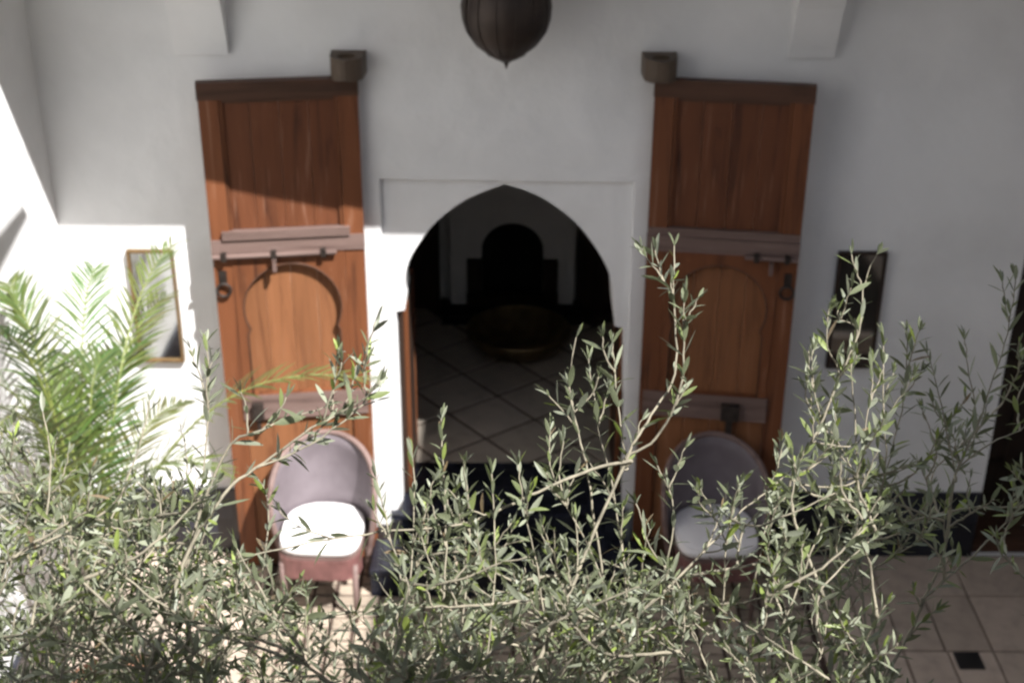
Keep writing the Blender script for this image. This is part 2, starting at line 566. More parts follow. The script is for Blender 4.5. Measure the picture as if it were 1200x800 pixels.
# unseen beam added so its pointed end throws the small wedge of shade on the left wall
bm = bmesh.new()
pr = [(-1.68, 4.53), (-3.0, 4.53), (-6.4, 4.53), (-6.4, 4.35), (-2.67, 4.35)]
a = [bm.verts.new((-1.31, y, z)) for y, z in pr]; b = [bm.verts.new((-1.27, y, z)) for y, z in pr]
bm.faces.new(a); bm.faces.new(list(reversed(b)))
for i in range(5):
    bm.faces.new((a[i], a[(i + 1) % 5], b[(i + 1) % 5], b[i]))
o = obj('shade_beam', bm, OLDWOOD, None, bevel=0.006)
tag(o, 'added wooden shade-casting beam overhead beyond the top of the picture', 'beam')
# unseen bed added below the olive to darken the right mirror's reflection
bed = thing('mirror_dark_bed', 'added dark soil bed at the foot of the olive tree', 'garden bed')
bx('soil', (-1.6, 3.1, -5.1, -2.85, 0.0, 0.07), SOIL, bed, 0)
for dims in ((-1.7, 3.2, -2.849, -2.75), (-1.7, 3.2, -5.2, -5.101)):
    bx('kerb', (*dims, 0.0, 0.12), CREAM, bed, .006)
for dims in ((-1.7, -1.601, -5.1, -2.85), (3.101, 3.2, -5.1, -2.85)):
    bx('kerb', (*dims, 0.0, 0.118), CREAM, bed, .006)
# narrow bejmat tiles in straight rows
PX, PY = 0.1275, 0.1015
bmt = bmesh.new()
box(bmt, -PX / 2 + 0.0105, PX / 2 - 0.0105, -PY / 2 + 0.0105, PY / 2 - 0.0105, 0, 0.014)
es = [e for e in bmt.edges if all(v.co.z > 0.01 for v in e.verts)]
bmesh.ops.bevel(bmt, geom=es, offset=0.003, segments=1, affect='EDGES')
bm_tile = bpy.data.meshes.new('paving_tile'); bmt.to_mesh(bm_tile); bmt.free(); bm_tile.materials.append(BEJMAT)
rest = bmesh.new()
x0 = -1.385
ncol = 24
for j in range(26):
    for i in range(ncol):
        x = x0 + (i + 0.5) * PX + rnd.uniform(-.003, .003)
        y = -0.06 - (j + 0.5) * PY + rnd.uniform(-.002, .002)
        if -0.80 < x < 0.76 and y > -0.50:
            continue
        if j < 13:
            o = link('paving_tile', bm_tile, None, ground)
            o.location = (x, y, rnd.uniform(0.0, 0.003))
            o.rotation_euler = (rnd.uniform(-.012, .012), rnd.uniform(-.012, .012), rnd.uniform(-.02, .02))
        else:
            box(rest, x - PX / 2 + .011, x + PX / 2 - .011, y - PY / 2 + .005, y + PY / 2 - .005, 0.001, 0.015)
o = obj('paving_rows', rest, BEJMAT, ground); o['kind'] = 'stuff'
# large cream tiles with black corner cabochons
def cream(xa, xb, ya, yb):
    o = bx('floor_tile', (xa + .006, xb - .006, ya + .006, yb - .006, 0.001, 0.013 + rnd.uniform(0, .003)), CREAM, ground, 0.002)
xs_r = [1.70, 2.14, 2.63, 3.12, 3.29]
ys_ = [-0.05, -0.445, -0.94, -1.435, -1.93, -2.425]
for a, b in zip(xs_r, xs_r[1:]):
    for c, d in zip(ys_, ys_[1:]):
        mid = (c + d) / 2 + rnd.uniform(-.02, .02)
        if rnd.random() < 0.5:
            cream(a, b, d, c)
        else:
            m = a + (b - a) * rnd.uniform(.45, .6)
            cream(a, m, d, c); cream(m, b, d, c)
for a, b in zip([XL + 0.03, -1.92, -1.42], [-1.92, -1.42]):
    for c, d in zip(ys_, ys_[1:]):
        cream(a, b, d, c)
for x, y in ((2.475, -1.02), (2.475, -2.0), (-1.94, -0.94), (-1.94, -1.93)):
    bx('cabochon', (x - .07, x + .07, y - .07, y + .07, 0.002, 0.0185), BLACKTILE, ground, 0.002)

# ================================================================== WOODEN DOOR LEAVES
def keyhole(cx, r, zc, zbot, half):
    """horseshoe arch outline: big round head, a cusp, then straight jambs"""
    pts = []
    a1 = R(-26)
    for k in range(25):
        a = a1 + (math.pi - 2 * a1) * k / 24
        pts.append((cx + r * math.cos(a), zc + r * math.sin(a)))
    zl = pts[-1][1]
    lx = pts[-1][0]; rx = pts[0][0]
    pts += [(lx - 0.004, zl - 0.008), (cx - half, zl - 0.035), (cx - half, zbot), (cx + half, zbot), (cx + half, zl - 0.035), (rx + 0.004, zl - 0.008)]
    return pts

def door_leaf(s, label, loc, rz):
    """s=-1: opens to the left, s=+1: to the right; u runs from the hinge outwards"""
    d = thing('wooden_door', label, 'door', loc, rz, 'tall wooden door leaves beside the arch')
    W, H, T = 0.80, 2.945, 0.05
    X = lambda u0, u1: (min(s * u0, s * u1), max(s * u0, s * u1))
    def part(name, u0, u1, z0, z1, mat, y0=-T, y1=0.0, bev=0.004):
        a, b = X(u0, u1)
        return bx(name, (a, b, y0, y1, z0, z1), mat, d, bev)
    part('stile', 0.0, 0.105, 0.03, H, CEDAR)
    part('stile', W - 0.10, W, 0.03, H, CEDAR)
    part('top_rail', -0.004, W + 0.004, H - 0.085, H + 0.004, CEDAR_X, -T - .006, 0.004)
    part('bottom_rail', 0.106, W - 0.101, 0.03, 0.18, CEDAR_X, -T + .002)
    r1 = part('middle_rail', -0.002, W + 0.002, 2.02, 2.105, GREYWOOD, -T - .010)
    if s < 0:
        part('middle_rail', 0.075, W - 0.06, 2.107, 2.152, GREYWOOD, -T - .022)
    else:
        part('middle_rail', 0.0, W + .001, 2.106, 2.152, GREYWOOD, -T - .004)
    part('lower_rail', 0.02, W - 0.09, 1.02, 1.17, GREYWOOD, -T - .012)
    # upper boards
    def boards(u0, u1, z0, z1, n, mat, yf, yb):
        w = (u1 - u0) / n
        for k in range(n):
            dy = rnd.uniform(-.0015, .0015)
            part('board', u0 + k * w + .0008, u0 + (k + 1) * w - .0008, z0, z1, mat, yf + dy, yb, 0.002)
    boards(0.107, W - 0.102, 2.154, H - 0.087, 4, CEDAR_B, -T + .022, -.004)
    # thin moulding round the upper panel
    part('moulding', 0.107, 0.122, 2.154, H - 0.087, CEDAR, -T + .008, -.01, .003)
    part('moulding', W - 0.117, W - 0.102, 2.154, H - 0.087, CEDAR, -T + .008, -.01, .003)
    part('moulding', 0.123, W - 0.118, H - 0.105, H - 0.088, CEDAR_X, -T + .008, -.01, .003)
    # wicket with horseshoe head
    bm = bmesh.new()
    c = W / 2
    key = keyhole(c, 0.262, 1.692, 1.172, 0.25)
    ol = [(0.106, 1.171), (W - 0.101, 1.171), (W - 0.101, 2.019), (0.106, 2.019)]
    key = [(max(0.112, min(W - 0.107, p[0])), p[1] + (.001 if p[1] < 1.2 else 0)) for p in key]
    plate(bm, [(s * p[0], p[1]) for p in ol], [[(s * p[0], p[1]) for p in key]], -T - .004, -0.012)
    obj('horseshoe_panel', bm, CEDAR, d, bevel=0.004)
    b = bmesh.new()
    arc = [p for p in key if p[1] > 1.18]
    tube(b, [(s * p[0], -T + .0005, p[1]) for p in key[28:] + key[:28]], 0.0065, 6)  # dark tube drawing the shadow line of the groove round the arch
    obj('arch_shade_line', b, CEDAR_X, d, True)
    boards(c - 0.278, c + 0.278, 1.10, 1.985, 4, CEDAR_W, -T + .036, -.002)
    boards(0.107, W - 0.102, 0.182, 1.019, 4, CEDAR_W, -T + .016, -.002)
    # sliding bolt
    b = bmesh.new()
    a0, a1 = X(0.15 if s < 0 else 0.52, 0.80)
    tube(b, [(a0, -T - .028, 2.018), (a1, -T - .028, 2.018)], 0.013, 8)
    bolt = obj('bolt', b, GREYWOOD, d)
    for u in ((0.22, 0.48, 0.74) if s < 0 else (0.58, 0.74)):
        q = X(u - .014, u + .014)
        bx('staple', (q[0], q[1], -T - .046, -T - .004, 1.998, 2.04), IRON, bolt, .003)
    q = X(0.47, 0.49) if s < 0 else X(0.65, 0.67)
    bx('bolt_handle', (q[0], q[1], -T - .05, -T - .02, 1.93, 2.0), GREYWOOD, bolt, .004)
    # ring knocker on a small plate
    u = W - 0.045
    q = X(u - .02, u + .02)
    pl = bx('knocker_plate', (q[0], q[1], -T - .008, -T + .002, 1.86, 1.93), IRON, d, .003)
    b = bmesh.new()
    torus(b, (s * u, -T - .02, 1.825), 0.036, 0.008, 'y')
    obj('ring_knocker', b, IRON, pl, True)
    # lock box on the lower rail
    q = X(0.46, 0.56) if s > 0 else X(0.60, 0.66)
    lk = bx('lock_box', (q[0], q[1], -T - .045, -T - .010, 1.03, 1.13), IRON, d, .004)
    q = X(0.49, 0.53) if s > 0 else X(0.62, 0.64)
    bx('lock_hasp', (q[0], q[1], -T - .03, -T + .004, 0.94, 1.03), IRON, lk, .003)
    # pivot post the leaf turns on
    b = bmesh.new()
    lathe(b, [(0.028, -0.02), (0.028, 0.06), (0.022, 0.075), (0.0, 0.08)], 10, s * 0.035, -0.022)
    bmesh.ops.translate(b, verts=b.verts, vec=(0, 0, H))
    obj('pivot_post', b, OLDWOOD, d)
    return d
door_leaf(-1, 'sunlit orange brown wooden door leaf left of the arch', (-0.795, -0.055, 0.0), R(8.0))
door_leaf(+1, 'shaded dark brown wooden door leaf right of the arch', (0.722, -0.055, 0.0), R(-8.0))

# wooden pivot sockets fixed in the wall above the hinge sides
def socket(x, label):
    bm = bmesh.new()
    w, h = 0.082, 0.105
    hole = [(0.046 * math.cos(2 * math.pi * k / 12), -0.118 + 0.046 * math.sin(2 * math.pi * k / 12)) for k in range(12)]
    o_ = [(-w, -0.13)] + [(w * math.cos(math.pi * (1 + k / 10)) * (1 - .0 * k), -0.13 + 0.078 * math.sin(math.pi * (1 + k / 10))) for k in range(1, 10)] + [(w, -0.13), (w + .006, 0.0), (-w - .006, 0.0)]
    plate(bm, o_, [hole], 0, -h)
    bmesh.ops.rotate(bm, verts=bm.verts, matrix=Matrix.Rotation(R(-90), 3, 'X'))
    zs = [v.co.z for v in bm.verts]; ys = [v.co.y for v in bm.verts]
    # place: y from -0.168 to 0, z from 2.97 to 3.075
    mz, my = min(zs), max(ys)
    for v in bm.verts:
        v.co.z += -mz
        v.co.y += -my - 0.02
    o = obj('pivot_socket', bm, OLDWOOD, None, bevel=0.014)
    o.location = (x, 0, 2.965)
    return tag(o, label, 'door socket', 'wooden sockets above the doors')
socket(-0.832, 'grey wooden pivot socket on top of the sunlit left door')
socket(0.735, 'round holed wooden pivot socket on top of the dark right door')

# slim inner door leaves folded back inside the arch
for s, xx, lab in ((-1, -0.60, 'narrow reddish inner door leaf folded inside left of the arch'), (1, 0.625, 'narrow dark inner door leaf folded inside right of the arch')):
    d = thing('inner_door', lab, 'door', (xx, 0.12, 0.366), 0, 'inner door leaves of the arch')
    bx('stile', (-0.012, 0.012, 0.0, 0.05, 0.0, 1.22), CEDAR, d)
    bx('stile', (-0.012, 0.012, 0.44, 0.50, 0.0, 1.22), CEDAR, d)
    bx('rail', (-0.011, 0.011, 0.051, 0.439, 1.12, 1.21), DARKWOOD, d)
    bx('rail', (-0.011, 0.011, 0.051, 0.439, 0.01, 0.12), DARKWOOD, d)
    bx('panel', (-0.007, 0.007, 0.049, 0.441, 0.118, 1.122), DARKWOOD, d, 0)
    o = bx('hinge_post', (-0.036 if s < 0 else 0.013, -0.013 if s < 0 else 0.036, -0.05, 0.03, 0.0, 1.24), DARKWOOD, d)

# ================================================================== MIRRORS
def mirror(x, zc, w, h, label, rz, frame):
    m = thing('wall_mirror', label, 'mirror', (x, -0.032, zc), rz, 'slim framed wall mirrors')
    f = 0.015
    bx('frame_side', (-w / 2, -w / 2 + f, -0.03, 0, -h / 2, h / 2), frame, m, .003)
    bx('frame_side', (w / 2 - f, w / 2, -0.03, 0, -h / 2, h / 2), frame, m, .003)
    bx('frame_side', (-w / 2 + f + .0005, w / 2 - f - .0005, -0.03, 0, h / 2 - f, h / 2), frame, m, .003)
    bx('frame_side', (-w / 2 + f + .0005, w / 2 - f - .0005, -0.03, 0, -h / 2, -h / 2 + f), frame, m, .003)
    bx('glass', (-w / 2 + f - .002, w / 2 - f + .002, -0.014, -0.006, -h / 2 + f - .002, h / 2 - f + .002), MIRROR, m, 0)
    return m
mirror(-1.955, 1.64, 0.25, 0.675, 'slim gold brown framed mirror behind the palm fronds', 0, GOLDFRAME)
mirror(1.888, 1.637, 0.262, 0.70, 'slim dark framed mirror on the shaded wall right of the doors', 0, DARKWOOD)

# ================================================================== LANTERN
ln = thing('hanging_lantern', 'dark ribbed metal onion lantern hanging above the arch', 'lantern', (-0.035, -0.35, 3.077))
ln.scale = (1.04, 1.04, 1.04)
prof = [(0.0, 0.0), (0.006, 0.012), (0.014, 0.022), (0.05, 0.042), (0.086, 0.062), (0.098, 0.078), (0.147, 0.118), (0.182, 0.168), (0.200, 0.225), (0.205, 0.285), (0.195, 0.35),
        (0.165, 0.41), (0.125, 0.46), (0.085, 0.50), (0.06, 0.54), (0.045, 0.58), (0.02, 0.60), (0.0, 0.605)]
nn = 14
for k in range(nn):                       # one pressed metal gore per panel
    b = bmesh.new()
    cols = []
    for q in range(5):
        a = 2 * math.pi * (k + 0.04 + 0.92 * q / 4) / nn
        bulge = 1 + 0.012 * math.sin(math.pi * q / 4)
        cols.append([b.verts.new((r * bulge * math.cos(a), r * bulge * math.sin(a), z)) for r, z in prof[3:-2]])
    for p, q in zip(cols, cols[1:]):
        for i in range(len(p) - 1):
            b.faces.new((p[i], q[i], q[i + 1], p[i + 1]))
    obj('metal_panel', b, COPPER, ln, True)
    b = bmesh.new()
    a = 2 * math.pi * k / nn
    tube(b, [(r * 1.01 * math.cos(a), r * 1.01 * math.sin(a), z) for r, z in prof[4:-2]], 0.0028, 5)
    obj('rib', b, COPPER, ln, True)
b = bmesh.new(); lathe(b, [(0.0, -0.012), (0.005, 0.0), (0.012, 0.02), (0.047, 0.046)], 12, cap=False); obj('finial', b, COPPER, ln, True)
b = bmesh.new(); lathe(b, [(r * 0.965, z) for r, z in prof], 28, cap=False); obj('inner_body', b, COPPER, ln, True)
b = bmesh.new(); torus(b, (0, 0, 0.076), 0.092, 0.006, 'z', 28, 6); obj('collar_ring', b, COPPER, ln, True)
b = bmesh.new(); lathe(b, [(0.062, 0.535), (0.05, 0.59), (0.02, 0.612), (0.0, 0.615)], 14, cap=False); obj('cap', b, COPPER, ln, True)
for k in range(3):
    b = bmesh.new(); torus(b, (0, 0, 0.632 + k * 0.032), 0.018, 0.004, 'y' if k % 2 else 'x', 12, 6); obj('chain_link', b, IRON, ln, True)

# ================================================================== TUB CHAIRS
def make_chair(label, loc, rz):
    c = thing('tub_chair', label, 'chair', loc, rz, 'tub chairs in front of the wooden doors')
    # shell: curved back that slopes into the arms
    n = 40
    ph0 = R(98)
    def pt(ph, t, off):
        rx = (0.232 + 0.050 * t ** 0.8) + off
        ry = (0.215 + 0.030 * t ** 0.8) + off
        k = abs(ph) / ph0
        top = 0.56 + 0.365 * math.cos(k * math.pi / 2) ** 0.6
        z = 0.30 + (top - 0.30) * t
        return Vector((rx * math.sin(ph), ry * math.cos(ph) + 0.03 * t * (1 - k), z))
    b = bmesh.new()
    grid = []
    for i in range(n + 1):
        ph = -ph0 + 2 * ph0 * i / n
        col_ = [b.verts.new(pt(ph, j / 8, 0.0)) for j in range(9)] + [b.verts.new(pt(ph, j / 8, 0.018)) for j in range(8, -1, -1)]
        grid.append(col_)
    for p, q in zip(grid, grid[1:]):
        for j in range(len(p)):
            k = (j + 1) % len(p)
            b.faces.new((p[j], p[k], q[k], q[j]))
    b.faces.new(grid[0]); b.faces.new(list(reversed(grid[-1])))
    shell = obj('curved_back', b, CANE, c, True)
    b = bmesh.new()
    path = [pt(-ph0, j / 6, 0.009) for j in range(6)] + [pt(-ph0 + 2 * ph0 * i / n, 1.0, 0.009) for i in range(n + 1)] + [pt(ph0, j / 6, 0.009) for j in range(5, -1, -1)]
    tube(b, path, 0.017, 8)
    obj('back_rim', b, RIM, shell, True)
    # seat frame and apron
    def dshape(r1, r2, yf, m=30):
        out = []
        for i in range(m):
            a = 2 * math.pi * i / m
            cx, cy = math.cos(a), math.sin(a)
            e = 0.45 if cy < 0 else 0.85
            out.append((r1 * math.copysign(abs(cx) ** e, cx), (r2 if cy > 0 else yf) * math.copysign(abs(cy) ** e, cy)))
        return out
    def slab(name, sc, z0, z1, mat, r=0.0, crown=0.0):
        b = bmesh.new()
        base = dshape(0.228 * sc, 0.215 * sc, 0.255 * sc)
        levels = [(0.94, z0), (1.0, z0 + r), (1.0, z1 - r), (0.95, z1 - r * 0.3), (0.86, z1)] if r else [(1, z0), (1, z1)]
        if crown:
            levels += [(0.6, z1 + crown * .7), (0.3, z1 + crown)]
        rings = [[b.verts.new((x * s_, y * s_, z)) for x, y in base] for s_, z in levels]
        for p, q in zip(rings, rings[1:]):
            for i in range(len(p)):
                k = (i + 1) % len(p)
                b.faces.new((p[i], p[k], q[k], q[i]))
        b.faces.new(list(reversed(rings[0]))); b.faces.new(rings[-1])
        return obj(name, b, mat, c, bool(r))
    slab('seat_frame', 0.99, 0.39, 0.44, RIM)
    cu = slab('seat_cushion', 0.985, 0.442, 0.505, CUSHION, 0.015, 0.006)
    b = bmesh.new()
    ring = [(x * .965, y * .965, 0.4985) for x, y in dshape(0.2246, 0.2118, 0.2512, 60)]
    tube(b, ring + ring[:1], 0.0045, 6, False)
    obj('piping', b, CUSHION, cu, True)
    b = bmesh.new()
    pr = [(x, y) for x, y in dshape(0.232, 0.2, 0.258) if y < -0.03]
    pr.sort(key=lambda p: math.atan2(p[0], -p[1]))
    f = [(b.verts.new((x, y, 0.30)), b.verts.new((x, y, 0.425)), b.verts.new((x * .93, y * .93, 0.425)), b.verts.new((x * .93, y * .93, 0.30))) for x, y in pr]
    for p, q in zip(f, f[1:]):
        for j in range(4):
            k = (j + 1) % 4
            b.faces.new((p[j], p[k], q[k], q[j]))
    b.faces.new(f[0]); b.faces.new(list(reversed(f[-1])))
    obj('front_apron', b, APRON, c)
    for sx in (-1, 1):
        for yy, sp in ((-0.21, -0.02), (0.17, 0.035)):
            b = bmesh.new()
            tube(b, [(sx * 0.20, yy, 0.38), (sx * 0.20, yy + sp * .5, 0.2), (sx * 0.20, yy + sp, 0.0)], [0.019, 0.016, 0.012], 8)
            obj('leg', b, RIM, c, True)
    return c
make_chair('mauve tub chair with sunlit white cushion before the left door', (-1.045, -0.475, 0.012), R(-3))
make_chair('shaded mauve tub chair with pale cushion before the right door', (1.135, -0.475, 0.012), R(2))

# ================================================================== ROOM FURNITURE
fp = thing('fireplace', 'pale chimney breast with dark arched hearth in the back room', 'fireplace', (0.0, 2.798, 0.36))
bm = bmesh.new()
ar = [(0.23, 0.02), (0.23, 0.42)] + [(0.23 * math.cos(math.pi * k / 14), 0.50 + 0.22 * math.sin(math.pi * k / 14)) for k in range(15)] + [(-0.23, 0.42), (-0.23, 0.02)]
plate(bm, [(-0.46, 0), (0.46, 0), (0.46, 2.6), (-0.46, 2.6)], [ar], -0.22, 0.0)
obj('chimney_breast', bm, PLASTER_IN, fp)
bx('firebox', (-0.24, 0.24, -0.06, -0.002, 0.0, 0.74), SOOT, fp, 0)
for s in (-1, 1):
    bx('surround_post', (min(s * .228, s * .335), max(s * .228, s * .335), -0.27, -0.222, 0.16, 0.44), DARKWOOD, fp)
bx('surround_shelf', (-0.34, 0.34, -0.285, -0.222, 0.0, 0.16), DARKWOOD, fp)
bx('hearth_slab', (-0.52, 0.52, -0.46, -0.225, 0.008, 0.07), SOOT, fp)
for s, lab in ((-1, 'dark wooden cupboard left of the fireplace in the back room'), (1, 'dark wooden cupboard right of the fireplace in the back room')):
    k = thing('cupboard', lab, 'cupboard', (-0.03 + s * 1.02, 2.70, 0.368), 0, 'cupboards beside the fireplace')
    bx('carcass', (-0.5, 0.5, -0.1, 0.09, 0.0, 2.3), DARKWOOD, k)
    for q in (-1, 1):
        dd = bx('cupboard_door', (min(q * .01, q * .47), max(q * .01, q * .47), -0.125, -0.101, 0.06, 2.2), DARKWOOD, k)
tr = thing('brass_tray', 'large round tarnished brass bowl on the floor of the back room', 'bowl', (0.045, 1.93, 0.366))
b = bmesh.new(); lathe(b, [(0.0, 0.035), (0.20, 0.035), (0.29, 0.06), (0.345, 0.115), (0.36, 0.12), (0.365, 0.11), (0.31, 0.045), (0.21, 0.012), (0.0, 0.012)], 40, cap=False)
obj('bowl', b, BRASS, tr, True)
tr.scale = (1, 1, 1.5)
b = bmesh.new(); torus(b, (0, 0, 0.118), 0.357, 0.010, 'z', 48, 8); obj('rim', b, BRASS, tr, True)
b = bmesh.new(); lathe(b, [(0.15, 0.0), (0.16, 0.006), (0.15, 0.016)], 24); obj('foot', b, BRASS, tr)

# ================================================================== RIGHT DOORWAY
dd = thing('side_door', 'dark wooden door set in the doorway at the right edge', 'door', (3.02, 0.40, 0.02))
for k in range(4):
    bx('plank', (-0.25 + k * .125 + .002, -0.25 + (k + 1) * .125 - .002, -0.04 + rnd.uniform(-.003, .003), 0.0, 0.0, 1.975), DARKWOOD, dd, .003)
bx('doorstep', (-0.25, 0.258, -0.42, -0.045, -0.02, 0.05), CEDAR_X, dd)
bx('ledge', (-0.24, 0.24, -0.065, -0.044, 0.3, 0.42), DARKWOOD, dd)
bx('ledge', (-0.24, 0.24, -0.065, -0.044, 1.5, 1.62), DARKWOOD, dd)
# ================================================================== POTTED PALM
def lerp(a, b, t): return a + (b - a) * t
prnd = random.Random(21)
BASE = Vector((-1.92, -1.72, 0.0))
palm = thing('palm_plant', 'bright green feathery palm in front of the left wall mirror', 'palm', tuple(BASE))
b = bmesh.new(); lathe(b, [(0.0, 0.0), (0.17, 0.0), (0.20, 0.15), (0.24, 0.36), (0.255, 0.40), (0.23, 0.40), (0.215, 0.35), (0.0, 0.34)], 28, cap=False)
obj('pot', b, CLAY, palm, True)
b = bmesh.new(); lathe(b, [(0.0, 0.352), (0.216, 0.352)], 20, cap=False); obj('soil', b, SOIL, palm)
b = bmesh.new(); tube(b, [(0, 0, 0.34), (0.01, 0, 0.6), (0, 0.01, 0.92)], [0.06, 0.055, 0.045], 10); obj('trunk', b, TRUNKBARK, palm, True)
def frond(tip, lift, lmax, nleaf, seed):
    fr = random.Random(seed)
    p0 = Vector((fr.uniform(-.03, .03), fr.uniform(-.03, .03), 0.88))
    p2 = Vector(tip) - BASE
    mid = (p0 + p2) * 0.5
    p1 = Vector((lerp(p0.x, p2.x, 0.30), lerp(p0.y, p2.y, 0.30), max(p2.z, mid.z) + lift))
    P = lambda t: p0 * (1 - t) ** 2 + p1 * 2 * t * (1 - t) + p2 * t * t
    b = bmesh.new()
    lay = b.loops.layers.float_color.new('tint')
    m = 14
    tube(b, [P(i / m) for i in range(m + 1)], [lerp(0.009, 0.0018, i / m) for i in range(m + 1)], 5)
    for f in b.faces:
        f.material_index = 1
    base = (fr.uniform(.10, .14), fr.uniform(.145, .19), fr.uniform(.045, .062))
    for i in range(nleaf):
        t = 0.24 + 0.76 * i / (nleaf - 1)
        T = (P(min(1, t + .01)) - P(t - .01)).normalized()
        side = T.cross(Vector((0, 0, 1)))
        side = side.normalized() if side.length > 1e-3 else Vector((1, 0, 0))
        upv = side.cross(T)
        L = lmax * (0.45 + 0.55 * math.sin(math.pi * min(1, 0.15 + t * 0.86)) ** 0.8) * fr.uniform(.88, 1.1)
        for s in (-1, 1):
            ang = R(lerp(62, 28, t) + fr.uniform(-7, 7))
            dr = (T * math.cos(ang) + side * s * math.sin(ang) + upv * fr.uniform(.12, .34)).normalized()
            w = 0.006 * fr.uniform(.85, 1.2)
            wd = dr.cross(upv).normalized() * w
            o_ = P(t)
            droop = Vector((0, 0, -1))
            pts = []
            for q, wf in ((0.0, .5), (.3, 1.0), (.68, .8), (1.0, .0)):
                c_ = o_ + dr * L * q + droop * L * 0.22 * q * q
                pts.append((c_, wf))
            kk = fr.uniform(.7, 1.3)
            tint = (base[0] * kk * fr.uniform(.85, 1.2), base[1] * kk, base[2] * kk, 1)
            prev = None
            for c_, wf in pts:
                if wf == 0:
                    cur = (b.verts.new(c_),)
                else:
                    cur = (b.verts.new(c_ + wd * wf), b.verts.new(c_ - wd * wf - upv * 0))
                if prev:
                    f = b.faces.new((prev[0], prev[1], cur[1], cur[0]) if len(cur) == 2 else (prev[0], prev[1], cur[0]))
                    f.material_index = 0
                    for lp in f.loops:
                        lp[lay] = tint
                prev = cur
    me = bpy.data.meshes.new('frond'); b.to_mesh(me); b.free()
    o = link('frond', me, PALM, palm)
    me.materials.append(RACHIS)
    return o
FR = [((-2.12, -1.65, 2.42), .02, .26), ((-2.22, -1.90, 2.15), .10, .26), ((-1.972, -0.965, 2.27), .0, .27), ((-1.68, -0.66, 2.26), .0, .27),
      ((-0.634, -1.50, 1.98), .26, .22), ((-2.04, -1.60, 1.95), .1, .26), ((-1.795, -1.035, 1.90), .1, .26),
      ((-1.32, -1.65, 1.60), .25, .24), ((-2.23, -1.945, 1.75), .2, .25), ((-2.17, -0.93, 1.80), .15, .25), ((-1.60, -1.05, 1.60), .2, .25),
      ((-1.9, -2.5, 1.8), .3, .26), ((-1.85, -1.40, 2.02), .05, .27), ((-1.70, -0.80, 2.05), .05, .28), ((-2.0, -1.5, 1.75), .1, .26), ((-2.02, -2.15, 2.5), .05, .28), ((-2.0, -2.35, 2.2), .1, .28), ((-2.3, -1.2, 2.3), .05, .28)]
for k, (tip, lift, lm) in enumerate(FR):
    frond(tip, lift, lm, 30, 100 + k)

